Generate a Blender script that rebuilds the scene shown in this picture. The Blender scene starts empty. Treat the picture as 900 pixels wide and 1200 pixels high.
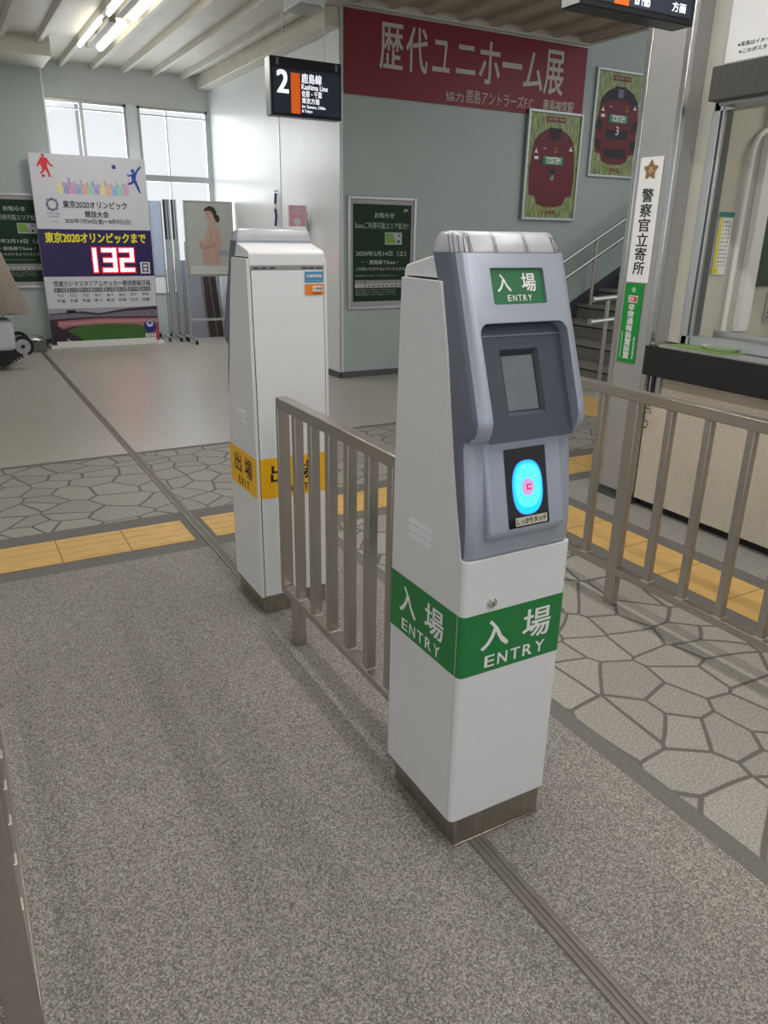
import bpy, bmesh, math, random
from mathutils import Vector, Matrix
random.seed(7)
SC = bpy.context.scene
COL = SC.collection
PI = math.pi

# ------------------------------------------------------------------ camera
H = 1.4
f_px, pitch, roll, yaw = 889.67, math.radians(20.208), math.radians(1.011), math.radians(29.63)
fw = Vector((math.sin(yaw)*math.cos(pitch), math.cos(yaw)*math.cos(pitch), -math.sin(pitch)))
rt = Vector((math.cos(yaw), -math.sin(yaw), 0)); up = rt.cross(fw)
r2 = rt*math.cos(roll) + up*math.sin(roll); u2 = -rt*math.sin(roll) + up*math.cos(roll)
cam_d = bpy.data.cameras.new('camera'); cam = bpy.data.objects.new('camera', cam_d); COL.objects.link(cam)
cam.matrix_world = Matrix(((r2.x, u2.x, -fw.x, 0), (r2.y, u2.y, -fw.y, 0), (r2.z, u2.z, -fw.z, H), (0, 0, 0, 1)))
cam_d.sensor_fit = 'VERTICAL'; cam_d.sensor_height = 36; cam_d.lens = f_px/1200*36; cam_d.clip_start = 0.02
SC.camera = cam

# ------------------------------------------------------------------ world, exposure, area lights
SC.view_settings.view_transform = 'Standard'; SC.view_settings.look = 'None'
SC.view_settings.gamma = 1; SC.view_settings.use_curve_mapping = False
SC.view_settings.exposure = -0.22
w = bpy.data.worlds.new('overcast_sky'); SC.world = w; w.use_nodes = True
bg = w.node_tree.nodes['Background']; bg.inputs[0].default_value = (0.93, 0.965, 1.0, 1); bg.inputs[1].default_value = 1.12

def area(name, loc, sx, sy, power, col=(1, 0.975, 0.94), rot=(0, 0, 0)):
    l = bpy.data.lights.new(name, 'AREA'); l.shape = 'RECTANGLE'; l.size = sx; l.size_y = sy; l.energy = power; l.color = col
    o = bpy.data.objects.new(name, l); COL.objects.link(o); o.location = loc; o.rotation_euler = rot
    return o
# rows of ceiling tubes running along the hall (overhead, above and behind the camera)
area('tube_row_light', (0.93, 1.6, 2.98), 0.05, 5.6, 58)
area('tube_row_light', (2.22, 1.2, 2.98), 0.05, 6.0, 62)
area('tube_row_light', (-1.6, 2.2, 2.98), 0.05, 4.6, 24)
# visible lamp pair near the window wall
area('tube_light', (1.78, 8.6, 3.02), 0.12, 1.2, 26)
area('window_daylight', (2.3, 11.15, 1.95), 2.4, 1.9, 80, (0.92, 0.96, 1), (-PI/2, 0, 0))
area('stair_tube_light', (6.2, 4.6, 3.1), 0.1, 2.4, 16)
area('office_tube_light', (4.3, 1.9, 2.5), 0.1, 1.2, 10, (1, 0.95, 0.82))

# ------------------------------------------------------------------ materials
def hx(s):
    s = s.lstrip('#'); c = [int(s[i:i+2], 16)/255 for i in (0, 2, 4)]
    return tuple((v/12.92 if v <= 0.04045 else ((v+0.055)/1.055)**2.4) for v in c) + (1,)
MC = {}
def mat(name, color, rough=0.5, metal=0.0, var=0.04, scale=30, bump=0.0, bscale=200, emit=None, estr=0, trans=0, alpha=1, coat=0, spec=0.5, stretch=None):
    if name in MC: return MC[name]
    m = bpy.data.materials.new(name); m.use_nodes = True; nt = m.node_tree; N = nt.nodes; L = nt.links
    b = N['Principled BSDF']; c = hx(color) if isinstance(color, str) else color
    tc = N.new('ShaderNodeTexCoord')
    src = tc.outputs['Object']
    if stretch:
        mp = N.new('ShaderNodeMapping'); mp.inputs['Scale'].default_value = stretch; L.new(src, mp.inputs[0]); src = mp.outputs[0]
    nz = N.new('ShaderNodeTexNoise'); nz.inputs['Scale'].default_value = scale; nz.inputs['Detail'].default_value = 4
    L.new(src, nz.inputs['Vector'])
    rp = N.new('ShaderNodeValToRGB')
    rp.color_ramp.elements[0].position = 0.3; rp.color_ramp.elements[1].position = 0.7
    rp.color_ramp.elements[0].color = tuple(max(0, v*(1-var)) for v in c[:3]) + (1,)
    rp.color_ramp.elements[1].color = tuple(min(1, v*(1+var)) for v in c[:3]) + (1,)
    L.new(nz.outputs['Fac'], rp.inputs[0]); L.new(rp.outputs[0], b.inputs['Base Color'])
    b.inputs['Roughness'].default_value = rough; b.inputs['Metallic'].default_value = metal
    b.inputs['Specular IOR Level'].default_value = spec
    b.inputs['Transmission Weight'].default_value = trans; b.inputs['Alpha'].default_value = alpha
    b.inputs['Coat Weight'].default_value = coat
    if bump:
        n2 = N.new('ShaderNodeTexNoise'); n2.inputs['Scale'].default_value = bscale; L.new(src, n2.inputs['Vector'])
        bp = N.new('ShaderNodeBump'); bp.inputs['Strength'].default_value = bump; bp.inputs['Distance'].default_value = 0.004
        L.new(n2.outputs['Fac'], bp.inputs['Height']); L.new(bp.outputs[0], b.inputs['Normal'])
    if emit:
        b.inputs['Emission Color'].default_value = hx(emit); b.inputs['Emission Strength'].default_value = estr
    MC[name] = m
    return m

WHITE = mat('gate_white_paint', '#dcdcde', 0.38, var=0.01)
PLGREY = mat('gate_light_grey_paint', '#d6d6d6', 0.4, var=0.01)
SILVER = mat('gate_silver_paint', '#a9b0be', 0.33, 0.4, var=0.015)
SILVER2 = mat('gate_pale_silver_paint', '#a6aebd', 0.38, 0.3, var=0.01)
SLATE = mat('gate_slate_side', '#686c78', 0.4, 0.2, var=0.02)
DKPLAST = mat('gate_dark_plastic', '#424753', 0.42, var=0.03)
SEAM = mat('seam_black', '#1c1c1e', 0.7)
GREEN = mat('band_green', '#1c7a3c', 0.4, var=0.02)
YELLOW = mat('band_yellow', '#f0b400', 0.4, var=0.02)
INK = mat('ink_black', '#16161a', 0.6)
PWHITE = mat('print_white', '#e8e8e6', 0.5, var=0.01)
STEEL = mat('brushed_stainless', '#b2aca5', 0.36, 0.85, var=0.06, scale=12, stretch=(1, 1, 14))
STEELH = mat('brushed_stainless_rail', '#b6b0a8', 0.3, 0.9, var=0.06, scale=12, stretch=(14, 1, 14))
PLINTH = mat('plinth_steel', '#9c968a', 0.36, 0.85, var=0.12, scale=9, stretch=(6, 6, 1))
CHROME = mat('polished_steel', '#d2d2d0', 0.18, 0.9, var=0.03)
BLACKGL = mat('black_glass', '#060508', 0.05, spec=0.35)
SCREEN = mat('grey_lcd', '#8c929e', 0.22, 0.8, coat=0.6)
LENS = mat('clear_ribbed_lens', '#dcdce2', 0.25, trans=0.55, var=0.02)
LENSIN = mat('lamp_inner_white', '#dedee2', 0.4)
ALU = mat('aluminium_frame', '#b8babb', 0.35, 0.7, var=0.03)
WALL = mat('wall_pale_paint', '#c9cdc6', 0.42, var=0.03, scale=2.5)
WALLG = mat('wall_greygreen_paint', '#a8b2ae', 0.45, var=0.03, scale=2.5)
WALLW = mat('wall_white_gloss', '#d8dcdc', 0.28, var=0.03, scale=3)
CEIL = mat('ceiling_deck_paint', '#c6c2b4', 0.5, var=0.05, scale=4)
BASE = mat('baseboard_grey', '#565656', 0.6, var=0.15, scale=8)
DARKGREY = mat('dark_grey_border', '#6c6965', 0.75, var=0.14, scale=90, bump=0.4, bscale=300)
RUBBER = mat('black_rubber', '#1a1a1c', 0.7)

def floor_mat(name, c1, c2, c3, scale, bump, big=0.06, smooth=0.75):
    m = bpy.data.materials.new(name); m.use_nodes = True; N = m.node_tree.nodes; L = m.node_tree.links; b = N['Principled BSDF']
    tc = N.new('ShaderNodeTexCoord')
    v = N.new('ShaderNodeTexVoronoi'); v.inputs['Scale'].default_value = scale; L.new(tc.outputs['Object'], v.inputs['Vector'])
    rp = N.new('ShaderNodeValToRGB'); e = rp.color_ramp.elements; e[0].color = hx(c1); e[0].position = 0.15; e[1].color = hx(c3); e[1].position = 0.85
    k = e.new(0.5); k.color = hx(c2)
    L.new(v.outputs['Color'], rp.inputs[0])
    nz = N.new('ShaderNodeTexNoise'); nz.inputs['Scale'].default_value = 1.7; nz.inputs['Detail'].default_value = 5; L.new(tc.outputs['Object'], nz.inputs['Vector'])
    mr = N.new('ShaderNodeMapRange'); mr.inputs['From Min'].default_value = 0.3; mr.inputs['From Max'].default_value = 0.7
    mr.inputs['To Min'].default_value = 1-big; mr.inputs['To Max'].default_value = 1+big; L.new(nz.outputs['Fac'], mr.inputs['Value'])
    mx = N.new('ShaderNodeMix'); mx.data_type = 'RGBA'; mx.blend_type = 'MULTIPLY'; mx.inputs['Factor'].default_value = 1
    L.new(rp.outputs[0], mx.inputs['A']); L.new(mr.outputs[0], mx.inputs['B']); L.new(mx.outputs['Result'], b.inputs['Base Color'])
    b.inputs['Roughness'].default_value = smooth
    n2 = N.new('ShaderNodeTexNoise'); n2.inputs['Scale'].default_value = scale*0.9; n2.inputs['Detail'].default_value = 2; L.new(tc.outputs['Object'], n2.inputs['Vector'])
    bp = N.new('ShaderNodeBump'); bp.inputs['Strength'].default_value = bump; bp.inputs['Distance'].default_value = 0.004
    L.new(n2.outputs['Fac'], bp.inputs['Height']); L.new(bp.outputs[0], b.inputs['Normal'])
    return m
AGG = floor_mat('aggregate_floor', '#605d57', '#85817a', '#aaa69d', 300, 0.6, 0.05)
PLAIN = floor_mat('smooth_floor', '#a5a298', '#aaa79d', '#b0ada3', 60, 0.05, 0.03, 0.38)
PLAIN2 = floor_mat('plain_grey_floor', '#84827c', '#918f88', '#9c9a94', 260, 0.3, 0.05, 0.6)

def stone_mat(name, c1, c2, grout, scale):
    m = bpy.data.materials.new(name); m.use_nodes = True; N = m.node_tree.nodes; L = m.node_tree.links; b = N['Principled BSDF']
    tc = N.new('ShaderNodeTexCoord')
    nz = N.new('ShaderNodeTexNoise'); nz.inputs['Scale'].default_value = 1.6; nz.inputs['Detail'].default_value = 0; L.new(tc.outputs['Object'], nz.inputs['Vector'])
    va = N.new('ShaderNodeVectorMath'); va.operation = 'MULTIPLY_ADD'; va.inputs[1].default_value = (0.25, 0.25, 0); L.new(nz.outputs['Color'], va.inputs[0]); L.new(tc.outputs['Object'], va.inputs[2])
    v1 = N.new('ShaderNodeTexVoronoi'); v1.feature = 'DISTANCE_TO_EDGE'; v1.voronoi_dimensions = '2D'; v1.inputs['Scale'].default_value = scale; L.new(va.outputs[0], v1.inputs['Vector'])
    v2 = N.new('ShaderNodeTexVoronoi'); v2.voronoi_dimensions = '2D'; v2.inputs['Scale'].default_value = scale; L.new(va.outputs[0], v2.inputs['Vector'])
    rp = N.new('ShaderNodeValToRGB'); e = rp.color_ramp.elements; e[0].color = (0, 0, 0, 1); e[0].position = 0.03; e[1].color = (1, 1, 1, 1); e[1].position = 0.045
    L.new(v1.outputs['Distance'], rp.inputs[0])
    rc = N.new('ShaderNodeValToRGB'); rc.color_ramp.elements[0].color = hx(c1); rc.color_ramp.elements[1].color = hx(c2); L.new(v2.outputs['Color'], rc.inputs[0])
    n3 = N.new('ShaderNodeTexNoise'); n3.inputs['Scale'].default_value = 150; L.new(tc.outputs['Object'], n3.inputs['Vector'])
    mr = N.new('ShaderNodeMapRange'); mr.inputs['From Min'].default_value = 0.3; mr.inputs['From Max'].default_value = 0.7; mr.inputs['To Min'].default_value = 0.66; mr.inputs['To Max'].default_value = 1.32; L.new(n3.outputs['Fac'], mr.inputs['Value'])
    m1 = N.new('ShaderNodeMix'); m1.data_type = 'RGBA'; m1.blend_type = 'MULTIPLY'; m1.inputs['Factor'].default_value = 1; L.new(rc.outputs[0], m1.inputs['A']); L.new(mr.outputs[0], m1.inputs['B'])
    m2 = N.new('ShaderNodeMix'); m2.data_type = 'RGBA'; m2.inputs['A'].default_value = hx(grout); L.new(rp.outputs[0], m2.inputs['Factor']); L.new(m1.outputs['Result'], m2.inputs['B'])
    L.new(m2.outputs['Result'], b.inputs['Base Color']); b.inputs['Roughness'].default_value = 0.62
    ad = N.new('ShaderNodeMath'); ad.operation = 'MULTIPLY_ADD'; ad.inputs[1].default_value = 0.25; L.new(n3.outputs['Fac'], ad.inputs[0]); L.new(rp.outputs[0], ad.inputs[2])
    bp = N.new('ShaderNodeBump'); bp.inputs['Strength'].default_value = 0.5; bp.inputs['Distance'].default_value = 0.004; L.new(ad.outputs[0], bp.inputs['Height']); L.new(bp.outputs[0], b.inputs['Normal'])
    return m
STONE = stone_mat('crazy_paving', '#8f8c84', '#9c9990', '#625e58', 5.8)

# ------------------------------------------------------------------ geometry helpers
class MB:
    def __init__(s): s.v = []; s.f = []; s.mi = []; s.mats = []
    def _m(s, m):
        if m not in s.mats: s.mats.append(m)
        return s.mats.index(m)
    def add(s, vs, fs, m):
        k = len(s.v); s.v += [Vector(p) for p in vs]; i = s._m(m)
        for f in fs: s.f.append([a+k for a in f]); s.mi.append(i)
        return s
    def box(s, a, b, m):
        x0, y0, z0 = a; x1, y1, z1 = b
        return s.add([(x0, y0, z0), (x1, y0, z0), (x1, y1, z0), (x0, y1, z0), (x0, y0, z1), (x1, y0, z1), (x1, y1, z1), (x0, y1, z1)],
                     [(0, 3, 2, 1), (4, 5, 6, 7), (0, 1, 5, 4), (1, 2, 6, 5), (2, 3, 7, 6), (3, 0, 4, 7)], m)
    def prism(s, pts, ax, a, b, m):          # pts 2d in the other two axes, extruded along ax from a to b
        def P(p, t):
            return {'x': (t, p[0], p[1]), 'y': (p[0], t, p[1]), 'z': (p[0], p[1], t)}[ax]
        n = len(pts); vs = [P(p, a) for p in pts] + [P(p, b) for p in pts]
        return s.add(vs, [list(range(n))[::-1], list(range(n, 2*n))] + [(i, (i+1) % n, n+(i+1) % n, n+i) for i in range(n)], m)
    def tube(s, p, q, r, m, n=14, r2=None):
        p = Vector(p); q = Vector(q); d = (q-p).normalized(); a = d.orthogonal().normalized(); b = d.cross(a); r2 = r if r2 is None else r2
        vs = [p+(a*math.cos(2*PI*i/n)+b*math.sin(2*PI*i/n))*r for i in range(n)] + [q+(a*math.cos(2*PI*i/n)+b*math.sin(2*PI*i/n))*r2 for i in range(n)]
        return s.add(vs, [list(range(n))[::-1], list(range(n, 2*n))] + [(i, (i+1) % n, n+(i+1) % n, n+i) for i in range(n)], m)
    def path(s, pts, r, m, n=12):
        pts = [Vector(p) for p in pts]; rings = []; prev = None
        for i, p in enumerate(pts):
            d = ((pts[min(i+1, len(pts)-1)]-p).normalized() + (p-pts[max(i-1, 0)]).normalized()).normalized()
            if prev is None: a = d.orthogonal().normalized()
            else: a = (prev - d*prev.dot(d)).normalized()
            prev = a; b = d.cross(a)
            rings.append([p+(a*math.cos(2*PI*k/n)+b*math.sin(2*PI*k/n))*r for k in range(n)])
        return s.loft(rings, m)
    def loft(s, rings, m, cap=True):
        n = len(rings[0]); vs = [p for r in rings for p in r]; fs = []
        for j in range(len(rings)-1):
            for i in range(n): fs.append((j*n+i, j*n+(i+1) % n, (j+1)*n+(i+1) % n, (j+1)*n+i))
        if cap: fs += [list(range(n))[::-1], [(len(rings)-1)*n+i for i in range(n)]]
        return s.add(vs, fs, m)
    def build(s, name, parent=None, bevel=0, seg=2, smooth=False, angle=35, boxes=None, loc=None, rotz=0):
        me = bpy.data.meshes.new(name); me.from_pydata([tuple(p) for p in s.v], [], s.f)
        for m in s.mats: me.materials.append(m)
        for p, i in zip(me.polygons, s.mi): p.material_index = i
        bm = bmesh.new(); bm.from_mesh(me); bmesh.ops.recalc_face_normals(bm, faces=bm.faces); bm.to_mesh(me); bm.free()
        o = bpy.data.objects.new(name, me); COL.objects.link(o)
        if parent: o.parent = parent
        if loc: o.location = loc
        o.rotation_euler[2] = rotz
        if bevel:
            b = o.modifiers.new('bevel', 'BEVEL'); b.width = bevel; b.segments = seg; b.limit_method = 'ANGLE'; b.angle_limit = math.radians(angle); b.harden_normals = False
        if smooth or bevel:
            for p in me.polygons: p.use_smooth = True
            try: me.set_sharp_from_angle(angle=math.radians(angle))
            except Exception: pass
        return o

def thing(name, label, cat, loc=(0, 0, 0), rotz=0, group=None):
    o = bpy.data.objects.new(name, None); COL.objects.link(o); o.empty_display_size = 0.1
    o.location = loc; o.rotation_euler[2] = rotz; o['label'] = label; o['category'] = cat
    if group: o['group'] = group
    return o
def tag(o, label, cat, group=None):
    o['label'] = label; o['category'] = cat
    if group: o['group'] = group
    return o
def struct(o): o['kind'] = 'structure'; return o
def anchored(o, loc):
    """move an unparented mesh's origin to loc"""
    loc = Vector(loc); o.data.transform(Matrix.Translation(-loc)); o.location = loc; return o

_tc = {}
def text_mesh(body, bold):
    k = (body, bold)
    if k in _tc: return _tc[k]
    c = bpy.data.curves.new('lettering', 'FONT'); c.body = body; c.size = 1; c.offset = bold; c.resolution_u = 3
    o = bpy.data.objects.new('lettering', c); COL.objects.link(o)
    m = bpy.data.meshes.new_from_object(o.evaluated_get(bpy.context.evaluated_depsgraph_get()))
    vs = [v.co.copy() for v in m.vertices]; fs = [list(p.vertices) for p in m.polygons]
    bpy.data.objects.remove(o); bpy.data.curves.remove(c); bpy.data.meshes.remove(m)
    _tc[k] = (vs, fs); return _tc[k]

class Face:
    """flat print surface: origin, right, up (parent space)"""
    def __init__(s, parent, origin, right=(1, 0, 0), upv=(0, 0, 1), step=0.0007):
        s.p = parent; s.o = Vector(origin); s.r = Vector(right).normalized(); s.u = Vector(upv).normalized(); s.n = s.r.cross(s.u); s.st = step
    def P(s, x, y, k=1): return s.o + s.r*x + s.u*y + s.n*(s.st*k)
    def poly(s, mb, pts, m, k=1):
        return mb.add([s.P(x, y, k) for x, y in pts], [list(range(len(pts)))], m)
    def rect(s, mb, x0, y0, x1, y1, m, k=1): return s.poly(mb, [(x0, y0), (x1, y0), (x1, y1), (x0, y1)], m, k)
    def ell(s, mb, cx, cy, rx, ry, m, k=1, n=24, p=2.0):
        pts = []
        for i in range(n):
            a = 2*PI*i/n; c, q = math.cos(a), math.sin(a)
            pts.append((cx+rx*math.copysign(abs(c)**(2/p), c), cy+ry*math.copysign(abs(q)**(2/p), q)))
        return s.poly(mb, pts, m, k)
    def ring(s, mb, cx, cy, r0, r1, m, k=1, n=24):
        vs = [s.P(cx+r*math.cos(2*PI*i/n), cy+r*math.sin(2*PI*i/n), k) for r in (r0, r1) for i in range(n)]
        return mb.add(vs, [(i, (i+1) % n, n+(i+1) % n, n+i) for i in range(n)], m)
    def text(s, mb, body, x0, y0, x1, y1, m, k=2, bold=0.0, vertical=False):
        if vertical:
            n = len(body); h = (y1-y0)/n
            for i, ch in enumerate(body): s.text(mb, ch, x0, y1-(i+1)*h+h*0.05, x1, y1-i*h-h*0.05, m, k, bold)
            return mb
        vs, fs = text_mesh(body, 0.0)
        if not vs: return mb
        a0 = min(v.x for v in vs); a1 = max(v.x for v in vs); b0 = min(v.y for v in vs); b1 = max(v.y for v in vs)
        sx = (x1-x0)/max(a1-a0, 1e-6); sy = (y1-y0)/max(b1-b0, 1e-6)
        bo = bold*0.9
        sh = [(0, 0)] if bold <= 0.004 else [(-bo, -bo*0.6), (bo, -bo*0.6), (-bo, bo*0.6), (bo, bo*0.6)]
        for q, (dx, dy) in enumerate(sh):
            mb.add([s.P(x0+(v.x-a0+dx)*sx, y0+(v.y-b0+dy)*sy, k+q*0.12) for v in vs], fs, m)
        return mb
    def spaced(s, mb, body, x0, y0, x1, y1, m, k=2, bold=0.0, fill=0.62):
        n = len(body); st = (x1-x0)/(n-1+fill)
        for i, ch in enumerate(body):
            wd = st*fill*(0.22 if ch == 'I' else 1)
            cx = x0+st*(i+fill/2); s.text(mb, ch, cx-wd/2, y0, cx+wd/2, y1, m, k, bold)
        return mb

def boolean_cut(o, cutters):
    for c in cutters:
        md = o.modifiers.new('cut', 'BOOLEAN'); md.object = c; md.operation = 'DIFFERENCE'; md.solver = 'EXACT'
    dg = bpy.context.evaluated_depsgraph_get(); dg.update()
    me = bpy.data.meshes.new_from_object(o.evaluated_get(dg)); o.modifiers.clear(); old = o.data; o.data = me
    for c in cutters: bpy.data.objects.remove(c)

# ================================================================== STRUCTURE
YW = 10.85; XS = 3.43; YB = 6.95; ZC = 3.24
# floor: one mesh of rectangles, by surface
xs = [-6, 0.90, 0.972, 1.45, 1.512, 2.49, 2.565, 2.855, 2.95, 12]
ys = [-6, 3.27, 3.37, 3.665, 3.79, 5.0, 5.05, 12.5]
fm = MB()
for i in range(len(xs)-1):
    for j in range(len(ys)-1):
        xa, xb, ya, yb = xs[i], xs[i+1], ys[j], ys[j+1]; cx, cy = (xa+xb)/2, (ya+yb)/2
        if cy > 5.05: m = PLAIN
        elif cy > 5.0: m = DARKGREY
        elif cy > 3.79: m = STONE
        elif cy > 3.27: m = DARKGREY
        elif cx < 1.45: m = AGG
        elif cx < 1.512: m = DARKGREY
        elif cx < 2.49: m = STONE
        elif cx < 2.95: m = DARKGREY
        else: m = PLAIN2
        fm.add([(xa, ya, 0), (xb, ya, 0), (xb, yb, 0), (xa, yb, 0)], [(0, 1, 2, 3)], m)
struct(fm.build('floor'))

TACT = mat('tactile_yellow', '#cfa865', 0.6, var=0.08, scale=14, bump=0.3, bscale=180)
TACTJ = mat('tactile_joint', '#9a8558', 0.8)
def tactile(name, x0, x1, y0, y1, along):
    mb = MB(); g = 0.003
    L0, L1 = (x0, x1) if along == 'x' else (y0, y1); W0, W1 = (y0, y1) if along == 'x' else (x0, x1)
    n = max(1, round((L1-L0)/0.3)); st = (L1-L0)/n
    def B(a, b, c, d, z0, z1, m):
        if along == 'x': mb.box((a, c, z0), (b, d, z1), m)
        else: mb.box((c, a, z0), (d, b, z1), m)
    B(L0, L1, W0, W1, 0.0002, 0.001, TACTJ)
    for i in range(n):
        a = L0+i*st+g; b = L0+(i+1)*st-g
        B(a, b, W0+g, W1-g, 0.0003, 0.003, TACT)
        for k in range(4):
            c = W0+(W1-W0)*(k+0.5)/4
            B(a+0.004, b-0.004, c-0.016, c+0.016, 0.003, 0.0045 if along == 'x' else 0.0034, TACT)
    return struct(mb.build(name, bevel=0.0015, seg=1))
tactile('trim_1', -3.0, 0.885, 3.372, 3.663, 'x')
tactile('trim_2', 0.985, 4.4, 3.372, 3.663, 'x')
tactile('trim_3', 2.568, 2.853, -2.5, 3.27, 'y')
tactile('trim_4', 4.52, 5.12, 4.5, 6.9, 'y')
# metal floor track line
TRK = mat('floor_track_metal', '#7d7870', 0.5, 0.5, var=0.1, scale=20)
tk = MB()
for ya, yb in ((-4, 1.17), (2.79, 10.0)):
    tk.box((0.918, ya, 0.0002), (0.966, yb, 0.0015), mat('track_filler', '#6f6b65', 0.8))
    tk.box((0.921, ya, 0.001), (0.931, yb, 0.004), TRK); tk.box((0.951, ya, 0.001), (0.961, yb, 0.004), TRK); tk.box((0.938, ya, 0.001), (0.944, yb, 0.003), TRK)
struct(tk.build('trim_5'))

def wallbox(name, a, b, m): return struct(MB().box(a, b, m).build(name))
# far wall (windows)
WX = [(1.2, 1.95, 2.36), (2.52, 2.96, 3.38)]
bw = MB()
bw.box((0.6, YW, 2.84), (XS+0.2, YW+0.15, ZC+0.5), WALL)
bw.box((2.36, YW, 0), (2.50, YW+0.15, 2.84), WALLW)
bw.box((3.395, YW, 0), (XS+0.2, YW+0.15, 2.84), WALLW)
bw.box((1.0, YW, 0), (2.36, YW+0.15, 0.9), WALL)
bw.box((2.50, YW, 0), (3.395, YW+0.15, 0.55), WALLW)
struct(bw.build('wall_far'))
GLASS = mat('window_glass', '#f4f8fa', 0.04, alpha=0.08, var=0)
def window(name, x0, x1, z0, z1, mull, trans_z):
    r = MB(); y0, y1 = YW-0.01, YW+0.07; t = 0.03
    for a, b in (((x0, y0, z0), (x0+t, y1, z1)), ((x1-t, y0, z0), (x1, y1, z1)), ((x0, y0, z1-t), (x1, y1, z1)), ((x0, y0, z0), (x1, y1, z0+t))): r.box(a, b, ALU)
    for m_, w_ in mull: r.box((m_-w_/2, y0+0.01, z0), (m_+w_/2, y1-0.01, z1), ALU)
    if trans_z: r.box((x0, y0-0.01, trans_z-0.045), (x1, y1, trans_z+0.03), ALU)
    r.box((x0+t, y0+0.02, z1-0.10), (x1-t, y1-0.02, z1-0.085), ALU)
    o = struct(r.build(name)); MB().box((x0+t, YW+0.03, z0+t), (x1-t, YW+0.036, z1-t), GLASS).build('window_pane', o); return o
window('window_1', 1.0, 2.36, 0.9, 2.84, [(1.83, 0.04)], None)
window('window_2', 2.50, 3.395, 0.55, 2.84, [(2.86, 0.012)], 2.02)
# things seen through the windows: eaves of a platform roof outside
eave = thing('platform_roof', 'pale roof edge outside seen through the upper windows', 'roof', (2.4, 14.5, 0))
MB().box((-3, -0.5, 3.72), (3, 3.0, 3.86), mat('outside_roof', '#9aa0ae', 0.7)).build('roof_edge', eave)
for k in range(3): MB().tube((-2.8+k*2.8, 0, 0), (-2.8+k*2.8, 0, 3.72), 0.05, mat('outside_post', '#c2c8d2', 0.6)).build('post', eave)
struct(MB().box((-6, 11.0, -0.3), (16, 30, -0.02), mat('outside_ground', '#b8b8b4', 0.8)).build('floor_outside'))
# left wall near the board, with lintel beam
lw = MB(); lw.box((-6, 10.4, 0), (1.36, 11.0, ZC), WALLG); lw.box((-6, 9.65, 3.07), (1.39, 10.4, ZC), CEIL)
lw.box((-6, 10.39, 0), (1.36, 10.4, 0.09), BASE); lw.box((1.352, 10.392, 0), (1.372, 10.41, ZC), WALLW); lw.box((0.60, 10.395, 0.09), (0.61, 10.4, 0.9), BASE)
struct(lw.build('wall_left'))
# white side wall
sw = MB(); sw.box((XS, YB+0.001, 0), (XS+0.25, YW, ZC+0.2), WALLW)
sw.box((XS-0.006, 8.44, 0), (XS, 8.455, 3.1), ALU)
struct(sw.build('wall_side'))
wp = MB(); wp.box((XS-0.02, YB-0.005, 0), (XS+0.02, YB+0.25, 3.32), WALLW); wp.box((XS-0.022, YB-0.012, 0), (XS-0.004, YB+0.006, 3.32), ALU)
struct(wp.build('trim_6', bevel=0.004))
struct(MB().box((XS-0.16, YB, 3.08), (XS, YW, 3.24), CEIL).build('trim_7', bevel=0.01))
# wall behind the stairs
struct(MB().box((XS, YB, 0), (11, YB+0.2, 6), WALLG).build('wall_back'))
struct(MB().box((XS+0.02, YB-0.05, 3.26), (6.3, YB, 3.33), CEIL).box((XS+0.02, YB-0.03, 3.24), (6.3, YB-0.001, 3.26), ALU).build('trim_8', bevel=0.004))
struct(MB().box((XS-0.03, YB-0.012, 0), (5.62, YB, 0.06), BASE).box((XS-0.032, YB, 0), (XS-0.02, YB+0.26, 0.06), BASE).build('baseboard_back'))
# ceilings: ribbed deck
def deck(name, x0, x1, y0, y1, z, pitch, w_, h_, m, m2=None):
    mb = MB(); mb.box((x0, y0, z), (x1, y1, z+0.1), m); x = x0+0.05
    while x+w_ < x1:
        mb.prism([(x, z+0.001), (x+w_, z+0.001), (x+w_*0.8, z-h_), (x+w_*0.2, z-h_)], 'y', y0, y1, m2 or m); x += pitch
    return struct(mb.build(name))
deck('ceiling', -6, XS, 5.2, 11.0, ZC, 0.36, 0.075, 0.06, CEIL)
CEILD = mat('ceiling_deck_tan', '#a69c8e', 0.6, var=0.1, scale=5)
deck('ceiling_hall', -6, XS, -3.5, 5.2, ZC, 0.36, 0.075, 0.06, CEIL)
deck('ceiling_stair', XS, 6.3, 2.3, YB, 3.33, 0.38, 0.12, 0.05, CEILD, mat('ceiling_rib_tan', '#afa595', 0.6, var=0.08))
struct(MB().box((6.3, 2.3, 3.28), (6.36, YB, 4.8), CEIL).build('wall_stairwell'))
struct(MB().box((6.3, 2.3, 4.8), (11, YB, 4.9), WALLW).build('ceiling_stairwell'))

# ---- office front on the right
CONC = floor_mat('rough_concrete', '#b8ae9b', '#c6bcaa', '#d2c9b8', 330, 0.7, 0.07, 0.85)
PANEL = mat('office_panel_cream', '#c9c7bb', 0.4, var=0.03, scale=3)
rw = MB()
rw.box((3.17, -3, 0.05), (3.45, 2.78, 0.878), CONC)
rw.box((3.22, -3, 0), (3.45, 2.78, 0.05), RUBBER)
struct(rw.build('wall_right'))
rw = MB(); rw.box((3.28, 2.70, 0.89), (3.36, 2.80, 3.33), PANEL)
rw.box((3.28, -3, 2.0), (3.36, 2.70, 3.33), PANEL)
struct(rw.build('wall_right_upper'))
struct(MB().box((3.45, 2.74, 0), (4.8, 2.86, 3.33), PANEL).box((4.8, -3, 0), (4.9, 2.86, 3.33), PANEL).box((3.45, -3, 0), (4.8, 2.74, 0.02), PLAIN2).box((3.28, -3, 2.9), (4.8, 2.86, 2.95), PANEL).build('wall_office'))
wf = MB()
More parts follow.
